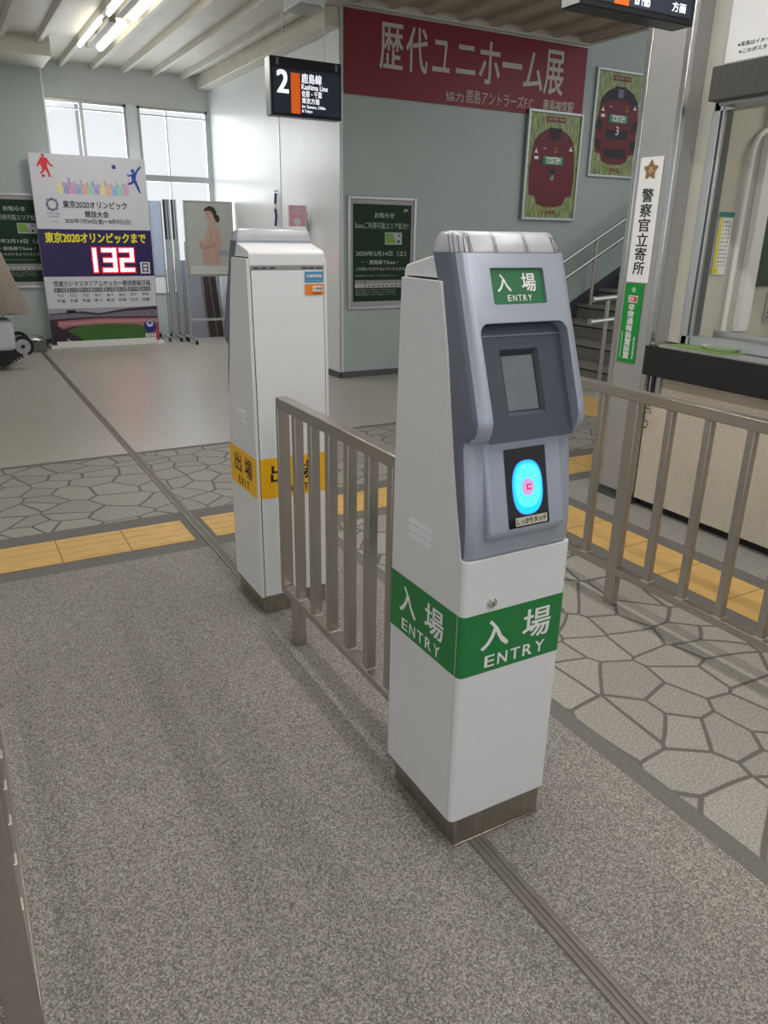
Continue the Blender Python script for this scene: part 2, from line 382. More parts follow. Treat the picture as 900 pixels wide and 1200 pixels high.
wf.box((3.262, 2.665, 0.89), (3.36, 2.71, 2.0), ALU); wf.box((3.262, 2.64, 0.89), (3.28, 2.652, 2.0), ALU); wf.box((3.272, 2.652, 0.89), (3.34, 2.665, 2.0), mat('groove_dark', '#5c5e60', 0.5))
wf.box((3.262, -1, 1.95), (3.31, 2.70, 2.0), ALU); wf.box((3.262, -1, 0.89), (3.34, 2.70, 0.935), ALU)
wf.box((3.40, -1, 0.9), (3.43, 2.62, 0.96), ALU)
wo = struct(wf.build('window_3', bevel=0.003))
# inner frame and dark pane on the office side wall
sa = MB(); sa.box((3.70, 2.70, 0.93), (3.785, 2.74, 2.3), PWHITE); sa.box((3.785, 2.72, 1.15), (3.80, 2.74, 2.3), PANEL)
sa.build('inner_sash', wo, bevel=0.003)
MB().box((3.80, 2.73, 1.16), (4.6, 2.739, 2.3), mat('dark_pane', '#3c4a44', 0.25, coat=0.3)).build('inner_pane', wo)
lt = thing('window_canopy', 'dark olive box canopy over the office window', 'canopy', (3.24, 1.2, 1.965))
MB().box((-0.16, -2.2, 0.0), (0.04, 1.393, 0.135), mat('canopy_olive', '#42423b', 0.5, var=0.08)).build('canopy_box', lt, bevel=0.004)
MB().box((-0.10, -2.2, -0.012), (0.02, 1.38, 0.0), ALU).build('canopy_track', lt)

# steel pillar
pl = thing('steel_pillar', 'brushed steel square pillar with polished corner strips beside the office', 'pillar', (3.25, 2.92, 0))
MB().box((-0.10, -0.125, 0.06), (0.3, 0.125, 3.33), mat('pillar_steel', '#a9a8a7', 0.38, 0.35, var=0.03, scale=6, stretch=(1, 1, 8))).build('pillar_shaft', pl)
cs = MB()
for y0, y1 in ((-0.134, -0.100), (0.100, 0.134)): cs.box((-0.107, y0, 0.06), (-0.070, y1, 3.33), CHROME)
cs.build('corner_strip', pl, bevel=0.004, seg=2)
MB().box((-0.09, -0.12, 0), (0.3, 0.12, 0.06), mat('kick_dark', '#4a4a48', 0.6, var=0.3, scale=12)).build('kick_plate', pl)

# ================================================================== TICKET GATES
def rrect(hw, yf, yb, r, z, n=6):
    pts = [(hw, yb), (-hw, yb)]
    for cx, a0 in ((-hw+r, PI), (hw-r, 1.5*PI)):
        for i in range(n+1):
            a = a0+(PI/2)*i/n
            pts.append((cx+r*math.cos(a), yf+r+r*math.sin(a)))
    return [Vector((x, y, z)) for x, y in pts]

def gate(name, label, loc, rotz, band, bandtext, jp, en, ink, head_text, head_bg, head_ink):
    g = thing(name, label, 'ticket gate', loc, rotz, None)
    hw = 0.145
    MB().box((-0.128, -0.150, 0), (0.128, 0.135, 0.08), PLINTH).box((-0.132, -0.153, 0), (0.132, -0.149, 0.006), PLINTH).build('plinth', g, bevel=0.003)
    prof = [(-0.136, 0.078), (0.150, 0.078), (0.150, 0.62), (0.145, 0.95), (0.135, 1.312), (-0.0165, 1.312), (-0.05, 1.18), (-0.0845, 0.997), (-0.1145, 0.856), (-0.128, 0.80), (-0.134, 0.757), (-0.136, 0.757)]
    MB().prism(prof, 'x', -hw, hw, PLGREY).build('housing', g, bevel=0.004, seg=3)
    # louvres on both sides
    for sx in (-1, 1):
        for k in range(3):
            z = 0.742+k*0.018; lv = MB()
            lv.prism([(sx*hw, z), (sx*(hw+0.006), z+0.001), (sx*(hw+0.0015), z+0.011), (sx*hw, z+0.012)], 'y', -0.027, 0.068, WHITE)
            lv.build('louvre', g, smooth=False)
    # front panel
    fp = MB(); fp.loft([rrect(hw, -0.1525, -0.137, 0.014, z) for z in (0.079, 0.7565)], WHITE); fp.build('front_panel', g, bevel=0.003, seg=2, angle=40)
    MB().box((-hw+0.016, -0.141, 0.753), (hw-0.016, -0.12, 0.759), SEAM).build('seam_gap', g)
    lk = MB(); lk.tube((-0.069, -0.152, 0.65), (-0.069, -0.158, 0.65), 0.0115, CHROME, 20).tube((-0.069, -0.157, 0.65), (-0.069, -0.160, 0.65), 0.007, CHROME, 20).box((-0.070, -0.161, 0.645), (-0.068, -0.1595, 0.655), SEAM)
    lk.build('lock', g, bevel=0.001)
    # rear door
    dprof = [(0.149, 0.082), (0.154, 0.082), (0.154, 0.62), (0.149, 0.95), (0.1395, 1.275), (0.134, 1.275)]
    MB().prism(dprof, 'x', -0.131, 0.131, WHITE).build('rear_door', g, bevel=0.002)
    MB().box((-0.134, 0.138, 1.276), (0.134, 0.1395, 1.288), mat('gap_grey', '#8c8c8c', 0.6)).build('door_gap', g)
    for a in (-0.125, -0.098, -0.071, 0.045, 0.075, 0.103): MB().box((a, 0.139, 1.280), (a+0.021, 0.1405, 1.284), SEAM).build('vent_slot', g)
    MB().prism([(0.149, 0.080), (0.1512, 0.080), (0.1512, 0.62), (0.1462, 0.95), (0.1368, 1.277), (0.131, 1.277)], 'x', -0.1332, 0.1332, SEAM).build('door_seam', g)
    MB().prism([(0.138, 1.288), (0.138, 1.328), (0.129, 1.338), (0.026, 1.360), (-0.01, 1.360), (-0.01, 1.316), (0.13, 1.316), (0.13, 1.288)], 'x', -0.137, 0.137, WHITE).build('lid', g, bevel=0.006, seg=3)
    # head
    def bk(z):
        P = [(0.757, -0.134), (0.80, -0.128), (0.856, -0.1145), (0.997, -0.0845), (1.18, -0.05), (1.32, -0.0165)]
        if z > 1.315: return 0.026
        for (a, b), (c, d) in zip(P, P[1:]):
            if z <= c: return b+(d-b)*(z-a)/(c-a)+0.02
        return -0.01
    secs = [(0.759, -0.148, 0.141), (0.764, -0.151, 0.1425), (0.81, -0.151, 0.1425), (0.86, -0.147, 0.142), (0.93, -0.137, 0.141), (0.990, -0.127, 0.140), (1.003, -0.128, 0.139),
            (1.010, -0.150, 0.139), (1.020, -0.160, 0.139), (1.035, -0.1675, 0.139), (1.055, -0.1695, 0.139), (1.075, -0.1635, 0.139), (1.13, -0.1435, 0.138), (1.20, -0.1185, 0.137), (1.26, -0.0966, 0.136), (1.312, -0.078, 0.1355), (1.3125, -0.0778, 0.1355), (1.366, -0.0585, 0.135)]
    hd = MB(); hd.loft([rrect(min(h_+0.0035, 0.1443), yf, max(bk(z), yf+0.04), 0.026, z, 8) for z, yf, h_ in secs], SILVER)
    head = hd.build('head_cover', g, smooth=True, angle=28)
    head.parent = None
    P0 = Vector((0, -0.168, 1.06)); v = Vector((0, 0.11, 0.305)).normalized(); n = Vector((0, -v.z, v.y)); X = Vector((1, 0, 0))
    S = lambda x, s, d=0: P0+X*x+v*s+n*d
    def sbox(x0, x1, s0, s1, d0, d1, m, r=0):
        mb = MB()
        if r:
            pts = []
            for cx, cy, a0 in ((x1-r, s1-r, 0), (x0+r, s1-r, PI/2), (x0+r, s0+r, PI), (x1-r, s0+r, 1.5*PI)):
                for i in range(7): a = a0+PI/2*i/6; pts.append((cx+r*math.cos(a), cy+r*math.sin(a)))
        else: pts = [(x0, s0), (x1, s0), (x1, s1), (x0, s1)]
        k = len(pts)
        mb.add([S(x, s, d0) for x, s in pts]+[S(x, s, d1) for x, s in pts], [list(range(k))[::-1], list(range(k, 2*k))]+[(i, (i+1) % k, k+(i+1) % k, k+i) for i in range(k)], m)
        return mb
    c1 = sbox(-0.110, 0.110, -0.10, 0.188, -0.026, 0.05, DKPLAST, 0.022).build('cut')
    c3 = sbox(-0.055, 0.049, 0.003, 0.143, -0.045, 0.03, SEAM).build('cut')
    c2 = sbox(-0.067, 0.067, 0.224, 0.296, -0.006, 0.03, SILVER, 0.004).build('cut')
    boolean_cut(head, [c1, c2, c3]); head.parent = g
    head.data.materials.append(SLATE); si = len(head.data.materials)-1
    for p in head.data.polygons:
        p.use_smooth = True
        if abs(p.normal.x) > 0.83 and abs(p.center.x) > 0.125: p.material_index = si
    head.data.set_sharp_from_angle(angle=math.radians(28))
    # recessed dark surround of the display
    ip = MB(); d0, d1 = -0.0245, -0.034
    sx0, sx1, ss0, ss1 = -0.052, 0.046, 0.006, 0.140
    o4 = [(-0.1095, -0.045), (0.1095, -0.045), (0.1095, 0.1875), (-0.1095, 0.1875)]; i4 = [(sx0, ss0), (sx1, ss0), (sx1, ss1), (sx0, ss1)]; j4 = [(sx0+0.006, ss0+0.009), (sx1-0.006, ss0+0.009), (sx1-0.006, ss1-0.006), (sx0+0.006, ss1-0.006)]
    ip.add([S(a, b, d0) for a, b in o4]+[S(a, b, d0) for a, b in i4]+[S(a, b, d1) for a, b in j4], [(i, (i+1) % 4, 4+(i+1) % 4, 4+i) for i in range(4)]+[(4+i, 4+(i+1) % 4, 8+(i+1) % 4, 8+i) for i in range(4)], DKPLAST)
    # top shelf strip and underside
    ip.add([S(-0.1095, 0.1875, -0.006), S(0.1095, 0.1875, -0.006), S(0.1095, 0.1875, -0.0245), S(-0.1095, 0.1875, -0.0245)], [(0, 1, 2, 3)], DKPLAST)
    ip.build('display_surround', g)
    sbox(sx0+0.003, sx1-0.003, ss0+0.004, ss1-0.003, -0.037, -0.0338, SEAM).build('screen_bezel', g)
    sbox(sx0+0.008, sx1-0.011, ss0+0.011, ss1-0.012, -0.034, -0.0330, SCREEN).build('display_screen', g)
    sbox(-0.109, 0.109, 0.166, 0.1695, -0.0248, -0.023, mat('strip_light', '#6f7683', 0.4)).build('surround_strip', g)
    # lit sign on the head
    so = sbox(-0.066, 0.066, 0.2245, 0.2955, -0.0058, -0.005, head_bg).build('direction_panel', g)
    F = Face(so, S(0, 0.2245, -0.0048), X, v, 0.0004)
    tm = MB(); a, b_ = jp; F.text(tm, a, -0.050, 0.026, -0.017, 0.060, head_ink, 1, 0.02); F.text(tm, b_, 0.012, 0.026, 0.047, 0.062, head_ink, 1, 0.02)
    F.spaced(tm, en, -0.028 if len(en) > 4 else -0.022, 0.007, 0.033 if len(en) > 4 else 0.024, 0.019, head_ink, 1, 0.012, 0.72)
    tm.build('lettering', so)
    # lens band on top
    lb = MB(); lb.loft([rrect(h_, yf, yb, r_, z, 8) for z, yf, yb, h_, r_ in ((1.367, -0.058, 0.027, 0.1352, 0.034), (1.380, -0.052, 0.027, 0.134, 0.034), (1.396, -0.041, 0.024, 0.130, 0.034), (1.404, -0.030, 0.018, 0.124, 0.022), (1.406, -0.02, 0.012, 0.118, 0.015))], LENS)
    lens = lb.build('lamp_lens', g, smooth=True, angle=50)
    li = MB(); li.loft([rrect(h_, yf, yb, 0.02, z, 5) for z, yf, yb, h_ in ((1.3665, -0.046, 0.018, 0.127), (1.382, -0.041, 0.018, 0.124), (1.394, -0.030, 0.012, 0.118))], LENSIN)
    li.build('lamp_reflector', lens, smooth=True)
    rb = MB(); RIB = mat('lens_rib_grey', '#6e6e78', 0.3)
    for x in (-0.108, -0.102, -0.047, -0.042, 0.030, 0.035, 0.103, 0.108):
        rb.add([(x-0.001, -0.0594, 1.368), (x+0.001, -0.0594, 1.368), (x+0.001, -0.0534, 1.381), (x-0.001, -0.0534, 1.381), (x+0.001, -0.0424, 1.397), (x-0.001, -0.0424, 1.397), (x+0.001, -0.0314, 1.4055), (x-0.001, -0.0314, 1.4055)], [(0, 1, 2, 3), (3, 2, 4, 5), (5, 4, 6, 7)], RIB)
    for k in range(27):
        x = -0.104+k*0.008; rb.add([(x, -0.0594, 1.3675), (x+0.0012, -0.0594, 1.3675), (x+0.0012, -0.0575, 1.3715), (x, -0.0575, 1.3715)], [(0, 1, 2, 3)], RIB)
    for k in range(5):
        a = PI+PI/2*(k+0.6)/5.2
        for hwk, yk, zk, h2, y2, z2 in ((0.1352, -0.058, 1.368, 0.130, -0.041, 1.397),):
            for sx in (1, -1):
                c = Vector((sx*(-(hwk-0.034)+0.0345*math.cos(a)), yk+0.034+0.0345*math.sin(a), zk)); d = Vector((sx*(-(h2-0.034)+0.0345*math.cos(a)), y2+0.034+0.0345*math.sin(a), z2))
                rb.tube(c, d, 0.0013, RIB, 5)
    rb.build('lens_ribs', lens)
    # card reader wedge
    rd = MB(); rd.prism([(-0.11, 1.010), (-0.1273, 1.010), (-0.1715, 0.824), (-0.172, 0.812), (-0.150, 0.792), (-0.12, 0.792)], 'x', -0.100, 0.104, SILVER2)
    rdo = rd.build('card_reader', g, bevel=0.009, seg=4)
    vv = Vector((0, 0.0442, 0.186)).normalized(); q0 = Vector((0.002, -0.1715-0.0442*14/186, 0.81)); Fr = Face(rdo, q0-Vector((0, 0.0, 0))+Vector((0, -vv.z, vv.y))*0.0010, X, vv, 0.0004)
    gm = MB(); Fr.rect(gm, -0.054, 0.014, 0.054, 0.180, BLACKGL, 1); gm.build('reader_glass', rdo)
    om = MB()
    Fr.ell(om, 0.001, 0.096, 0.0405, 0.058, mat('reader_ring', '#5a60e8', 0.4, emit='#5a80ff', estr=1.0), 2, 40, 2.5)
    Fr.ell(om, 0.001, 0.096, 0.0388, 0.0562, mat('reader_cyan', '#00b8f0', 0.4, emit='#00c4f4', estr=1.0), 3, 40, 2.5)
    Fr.ell(om, 0.002, 0.100, 0.0335, 0.046, mat('reader_pale', '#60e8ff', 0.4, emit='#3ceaff', estr=0.95), 4, 40, 2.6)
    Fr.ell(om, 0.001, 0.097, 0.0165, 0.0185, mat('reader_pink', '#d8a8e0', 0.4, emit='#c090d4', estr=0.5), 5, 30)
    om.build('touch_light', rdo)
    ic = MB(); RED = mat('ic_red', '#d03050', 0.4, emit='#c82848', estr=0.6)
    Fr.rect(ic, -0.0085, 0.091, -0.0062, 0.104, mat('ic_lilac', '#e0a0c0', 0.4, emit='#d88cae', estr=0.7), 6)
    Fr.rect(ic, -0.003, 0.091, 0.001, 0.103, RED, 6); Fr.rect(ic, 0.001, 0.100, 0.011, 0.103, RED, 6); Fr.rect(ic, 0.001, 0.091, 0.011, 0.094, RED, 6)
    for dx, dy in ((-0.025, 0.024), (-0.018, 0.018), (0.025, 0.026), (0.018, 0.019), (-0.024, -0.028), (-0.017, -0.021), (0.026, -0.026), (0.02, -0.02)):
        Fr.poly(ic, [(0.001+dx-0.0015, 0.097+dy-0.0015), (0.001+dx+0.0015, 0.097+dy), (0.001+dx, 0.097+dy+0.002)], RED, 6)
    ic.build('card_symbol', rdo)
    lp = MB(); Fr.rect(lp, -0.037, 0.017, 0.048, 0.035, mat('label_beige', '#bdb9a6', 0.5), 3); Fr.text(lp, 'しっかりタッチ', -0.034, 0.020, 0.045, 0.032, INK, 5, 0.015); lp.build('touch_label', rdo)
    # bands
    z0, z1 = 0.477, 0.628
    def bandtxt(F, dx=0.0, sc=1.0):
        tm = MB(); a, b = jp
        F.text(tm, a, dx-0.098*sc, 0.058, dx-0.024*sc, 0.128, ink, 1, 0.018); F.text(tm, b, dx+0.018*sc, 0.056, dx+0.096*sc, 0.130, ink, 1, 0.018)
        e = 0.085 if len(en) > 4 else 0.058
        F.spaced(tm, en, dx-e*sc, 0.012, dx+e*sc, 0.041, ink, 1, 0.018, 0.72); return tm
    fb = MB(); fb.loft([rrect(hw+0.0008, -0.1533, -0.1372, 0.0145, z) for z in (z0, z1)], band)
    b1 = fb.build('front_band', g, smooth=True, angle=40)
    bandtxt(Face(b1, (0.008, -0.1533, z0), X, (0, 0, 1), 0.0006)).build('lettering', b1)
    for sx in (-1, 1):
        sb = MB(); sb.box((sx*hw, -0.134, z0) if sx > 0 else (-hw-0.0009, -0.134, z0), (hw+0.0009, 0.149, z1) if sx > 0 else (-hw, 0.149, z1), band); b2 = sb.build('side_band', g)
        bandtxt(Face(b2, (sx*(hw+0.0009), 0.008, z0), (0, sx, 0), (0, 0, 1), 0.0006), 0, 0.98).build('lettering', b2)
    rbm = MB(); rbm.prism([(0.150, z0), (0.1548, z0), (0.1548, z1-0.008), (0.1545, z1), (0.150, z1)], 'x', -0.1312, 0.1312, band); b3 = rbm.build('rear_band', g)
    bandtxt(Face(b3, (0, 0.1548, z0), (-1, 0, 0), (0, 0, 1), 0.0006), 0, 0.95).build('lettering', b3)
    return g

HG = mat('head_green_panel', '#246840', 0.4, emit='#1f6a3a', estr=0.05)
HY = mat('head_yellow_panel', '#e8b018', 0.4, emit='#e0a010', estr=0.12)
g1 = gate('ticket_gate', 'white and silver card reader gate with green ENTRY bands, nearest the viewer', (1.007, 1.3225, 0), 0, GREEN, None, ('入', '場'), 'ENTRY', PWHITE, None, HG, PWHITE)
g2 = gate('ticket_gate', 'white card reader gate with yellow EXIT bands, seen from its back behind the railing', (1.036, 2.648, 0), PI, YELLOW, None, ('出', '場'), 'EXIT', INK, None, HY, INK)
# stickers on the exit gate's rear door
Fs = Face(g2, (0, 0.1397, 1.24), (-1, 0, 0), (0, -0.03, 1), 0.0008)
Fs.o = Vector((0, 0.1430, 1.19))
st = MB(); Fs.rect(st, 0.060, 0.045, 0.128, 0.080, mat('sticker_blue', '#3f88ac', 0.5), 3); Fs.text(st, '出場専用機', 0.066, 0.060, 0.122, 0.071, PWHITE, 5, 0.03); Fs.rect(st, 0.064, 0.050, 0.124, 0.052, mat('sticker_teal', '#6fb8c8', 0.5), 4); st.build('blue_sticker', g2)
st = MB(); Fs.rect(st, 0.060, 0.003, 0.128, 0.038, mat('sticker_orange', '#e07c1a', 0.5), 3); Fs.rect(st, 0.088, 0.015, 0.124, 0.032, PWHITE, 4); Fs.text(st, 'IC専用', 0.091, 0.018, 0.121, 0.029, INK, 5, 0.01); Fs.rect(st, 0.088, 0.006, 0.120, 0.010, mat('sticker_brown', '#7a4410', 0.5), 4); st.build('orange_sticker', g2)

# ================================================================== RAILINGS
def railing(label, x0, x1, y0, y1, zb0, zb1, zt0, zt1, bars, bw_, posts, pw, ends=True):
    cx = (x0+x1)/2; cy = (y0+y1)/2
    r = thing('metal_railing', label, 'railing', (cx, cy, 0))
    B = lambda nm, a, b, m, bv=0.002: MB().box((a[0]-cx, a[1]-cy, a[2]), (b[0]-cx, b[1]-cy, b[2]), m).build(nm, r, bevel=bv)
    B('top_rail', (x0, y0, zt0), (x1, y1, zt1), STEELH, 0.003)
    B('bottom_rail', (x0, y0, zb0), (x1, y1, zb1), STEELH)
    if ends:
        B('end_post', (x0, y1-0.02, zb1), (x1, y1, zt0), STEEL); B('end_post', (x0, y0, zb1), (x1, y0+0.02, zt0), STEEL)
    for b in bars: B('bar', (cx-bw_/2, b-bw_, zb1), (cx+bw_/2, b, zt0), STEEL)
    for p in posts: B('post', (x0+0.003, p-pw, 0), (x1-0.003, p, zt0 if not ends else zb0), STEEL)
    wl = MB(); WELD = mat('weld_bright', '#d8d4cc', 0.4, 0.6)
    for b in bars: wl.box((-bw_/2-0.004, b-bw_-0.004-cy, zb1), (bw_/2+0.004, b+0.004-cy, zb1+0.003), WELD)
    wl.build('weld', r, bevel=0.001)
    return r
railing('steel railing between the entry gate and the exit gate', 0.915, 0.957, 1.49, 2.357, 0.165, 0.190, 0.845, 0.881, [2.236-0.1255*k for k in range(6)], 0.030, [2.275, 1.56], 0.052)
railing('long steel railing in front of the office counter, right of the entry gate', 2.16, 2.198, -1.0, 2.36, 0.138, 0.168, 0.832, 0.871, [2.135]+[1.806-0.162*k for k in range(16)], 0.027, [1.985, 0.35, -0.9], 0.050, ends=False)
railing('steel railing cut off by the left edge of the picture', -0.085, -0.037, 0.98, 2.45, 0.165, 0.190, 0.845, 0.881, [2.30-0.1255*k for k in range(10)], 0.026, [1.10, 2.35], 0.045)

# ================================================================== PILLAR SIGNS
sg = thing('police_sign', 'tall white sign with gold emblem and black vertical characters on the steel pillar', 'sign', (3.148, 2.928, 1.18))
MB().box((-0.004, -0.072, 0), (0, 0.072, 0.59), PWHITE).build('sign_plate', sg)
F = Face(sg, (-0.004, 0, 0), (0, -1, 0), (0, 0, 1), 0.0008); tm = MB()
F.text(tm, '警察官立寄所', -0.036, 0.035, 0.036, 0.45, INK, 1, 0.02, True); tm.build('lettering', sg)
em = MB(); GOLD = mat('emblem_gold', '#8a6a3a', 0.5)
for q in range(5):
    a0 = PI/2+2*PI*q/5
    F.poly(em, [(rr*math.cos(a0+da), 0.53+rr*math.sin(a0+da)) for rr, da in ((0.0, 0), (0.030, -0.42), (0.040, -0.30), (0.036, -0.2), (0.046, -0.12), (0.047, 0), (0.046, 0.12), (0.036, 0.2), (0.040, 0.30), (0.030, 0.42))], GOLD, 1+q*0.1)
    a1 = a0+PI/5; F.poly(em, [(0.018*math.cos(a1-0.5), 0.53+0.018*math.sin(a1-0.5)), (0.037*math.cos(a1), 0.53+0.037*math.sin(a1)), (0.018*math.cos(a1+0.5), 0.53+0.018*math.sin(a1+0.5))], GOLD, 1.6)
F.ell(em, 0, 0.53, 0.012, 0.012, mat('emblem_pale', '#b39a6a', 0.5), 2); em.build('emblem', sg)
sg = thing('alarm_sign', 'green sign with white vertical characters below the white police sign', 'sign', (3.148, 2.94, 0.768))
MB().box((-0.004, -0.062, 0), (0, 0.062, 0.405), mat('sign_green', '#0c8a30', 0.45)).build('sign_plate', sg)
F = Face(sg, (-0.004, 0, 0), (0, -1, 0), (0, 0, 1), 0.0008); tm = MB()
F.text(tm, '非常通報装置設置', -0.022, 0.02, 0.020, 0.305, PWHITE, 2, 0.03, True)
F.rect(tm, -0.03, 0.31, 0.032, 0.345, PWHITE, 1); F.rect(tm, -0.026, 0.314, 0.028, 0.341, mat('sign_red', '#c83a38', 0.5), 2); F.text(tm, '警察', -0.024, 0.316, 0.012, 0.338, PWHITE, 3, 0.01)
F.text(tm, '防犯連絡所', 0.038, 0.02, 0.050, 0.14, PWHITE, 2, 0.02, True); F.text(tm, '鹿嶋地区防犯協会連絡', -0.048, 0.02, -0.038, 0.16, PWHITE, 2, 0.0, True)
pts = [((0.018 if i % 2 == 0 else 0.010)*math.cos(PI/2+PI*i/5), 0.374+(0.018 if i % 2 == 0 else 0.010)*math.sin(PI/2+PI*i/5)) for i in range(10)]
F.poly(tm, pts, mat('star_pale', '#9cc8a0', 0.5), 2); tm.build('lettering', sg)

# ================================================================== COUNTER
ct = thing('ticket_counter', 'office counter with thick black front edge under the window', 'counter', (3.2, 0.9, 0))
MB().box((-0.09, -3.5, 0.732), (-0.032, 1.886, 0.880), mat('counter_black', '#141416', 0.55, var=0.1)).build('counter_fascia', ct, bevel=0.003)
MB().box((-0.088, -3.5, 0.880), (0.155, 1.80, 0.888), mat('counter_top_grey', '#8a8a8a', 0.2, var=0.04)).build('counter_top', ct, bevel=0.001)
# green mat on counter
mt = thing('desk_mat', 'green desk mat lying on the counter top by the window', 'mat', (3.20, 2.52, 0.888))
MB().add([(-0.06, -0.15, 0), (0.12, -0.22, 0), (0.19, 0.10, 0), (-0.02, 0.20, 0), (-0.06, -0.15, 0.004), (0.12, -0.22, 0.004), (0.19, 0.10, 0.004), (-0.02, 0.20, 0.004)], [(0, 3, 2, 1), (4, 5, 6, 7), (0, 1, 5, 4), (1, 2, 6, 5), (2, 3, 7, 6), (3, 0, 4, 7)], mat('mat_green', '#6f8f4a', 0.5)).build('mat_sheet', mt)
tr = thing('coin_tray', 'clear oval tray with glinting rim resting on the green mat', 'tray', (3.25, 2.45, 0.892))
tb = MB(); TR = mat('tray_clear', '#cfe0b8', 0.1, trans=0.3)
def ov(rx, ry, z): return [Vector((rx*math.cos(2*PI*i/28), ry*math.sin(2*PI*i/28), z)) for i in range(28)]
tb.loft([ov(0.05, 0.085, 0), ov(0.062, 0.10, 0.016), ov(0.058, 0.095, 0.016), ov(0.048, 0.082, 0.004)], TR); tb.build('tray_dish', tr, smooth=True)
# bracket and weed under the counter
bk_ = thing('pipe_bracket', 'small grey bracket under the black counter edge beside the pillar', 'bracket', (3.155, 2.73, 0.63))
MB().box((-0.008, -0.035, 0), (0.015, 0.03, 0.098), ALU).box((-0.016, -0.010, 0.01), (-0.008, 0.012, 0.098), SEAM).build('bracket_plate', bk_, bevel=0.002)
wd = thing('weed', 'thin green weed trailing down the concrete under the counter', 'plant', (3.16, 2.755, 0.5)); wm = MB(); LEAF = mat('weed_leaf', '#4d6a34', 0.6, var=0.2)
for i in range(16):
    z = 0.19-i*0.017; y = 0.02*math.sin(i*1.3); a = random.uniform(0, 6)
    wm.add([(-0.006, y, z), (-0.018, y+0.012*math.cos(a), z+0.008), (-0.014, y+0.024*math.cos(a), z+0.002), (-0.010, y+0.012*math.cos(a), z-0.008)], [(0, 1, 2, 3)], LEAF)
wm.path([(-0.005, 0.02*math.sin(i*1.3), 0.2-i*0.017) for i in range(16)], 0.0012, LEAF, 5); wm.build('stem_and_leaves', wd)

# ---- office interior details
tt = thing('timetable', 'paper timetable with teal heading and yellow column on the office side wall', 'timetable', (3.505, 2.735, 1.225))
tp = MB().box((-0.045, -0.003, 0), (0.055, 0, 0.30), PWHITE).build('sheet', tt); F = Face(tt, (0, -0.003, 0), (1, 0, 0), (0, 0, 1), 0.0006); tm = MB()
F.rect(tm, -0.05, 0.275, 0.06, 0.30, mat('tt_teal', '#3c8a8a', 0.5), 1); F.rect(tm, -0.042, 0.03, -0.022, 0.275, mat('tt_yellow', '#d8d020', 0.5), 1)
for c in range(3):
    for k in range(12): F.rect(tm, -0.014+c*0.022, 0.04+k*0.019, -0.014+c*0.022+0.006+0.008*random.random(), 0.048+k*0.019, mat('tt_grey', '#8c8c80', 0.5), 1)
F.rect(tm, -0.05, 0.005, -0.005, 0.03, mat('tt_yellow', '#d8d020', 0.5), 2); tm.build('print', tt)
tb_ = thing('conduit_pipe', 'white bent conduit pipe inside the office window', 'pipe', (3.60, 2.715, 0.93))
MB().path([(0, 0, 0), (0, 0, 0.85), (0.006, 0, 0.90), (0.03, 0, 0.945), (0.07, 0, 0.97), (0.12, 0, 0.98), (0.5, 0, 0.98)], 0.014, PWHITE, 12).build('pipe', tb_, smooth=True)
nt_ = thing('office_notice', 'small printed notice on the white panel inside the office', 'notice', (3.95, 2.737, 0.97))
nm = MB().box((0, -0.003, 0), (0.2, 0, 0.16), mat('notice_grey', '#b0aca8', 0.5)); F = Face(nt_, (0, -0.003, 0), (1, 0, 0), (0, 0, 1), 0.0008)
for k in range(5): F.rect(nm, 0.02, 0.02+k*0.025, 0.18, 0.03+k*0.025, mat('notice_ink', '#6c6864', 0.5), 1)
nm.build('sheet', nt_)
# poster above canopy
po = thing('office_poster', 'white poster with a brown picture and small print above the office window canopy', 'poster', (3.278, 1.8, 2.19))
MB().box((-0.012, -1.2, -0.055), (0, 0.90, 0.75), ALU).box((-0.015, -1.18, -0.045), (-0.012, 0.885, 0.75), PWHITE).build('poster_board', po)
F = Face(po, (-0.015, 0, 0), (0, -1, 0), (0, 0, 1), 0.001); tm = MB()
BR = mat('poster_brown', '#7a6858', 0.5); F.u = F.u; F.o = F.o+Vector((0, -0.16, -0.075)); F.poly(tm, [(-0.60, 0.13), (-0.2, 0.13), (-0.2, 0.40), (-0.50, 0.40), (-0.57, 0.36)], BR, 1); F.poly(tm, [(-0.60, 0.13), (-0.2, 0.13), (-0.2, 0.19), (-0.60, 0.17)], mat('poster_tan', '#c8a888', 0.5), 2); F.ell(tm, -0.48, 0.43, 0.07, 0.03, mat('poster_tan', '#c8a888', 0.5), 1)
tm.build('picture', po); F.o = F.o-Vector((0, -0.16, -0.075)); tm = MB(); F.text(tm, '※写真はイメージですこの商品', -0.825, 0.010, -0.50, 0.028, INK, 2, 0.012); F.text(tm, '※このポスターの商品は駅で', -0.815, -0.018, -0.50, -0.001, INK, 2, 0.012); tm.build('lettering', po)

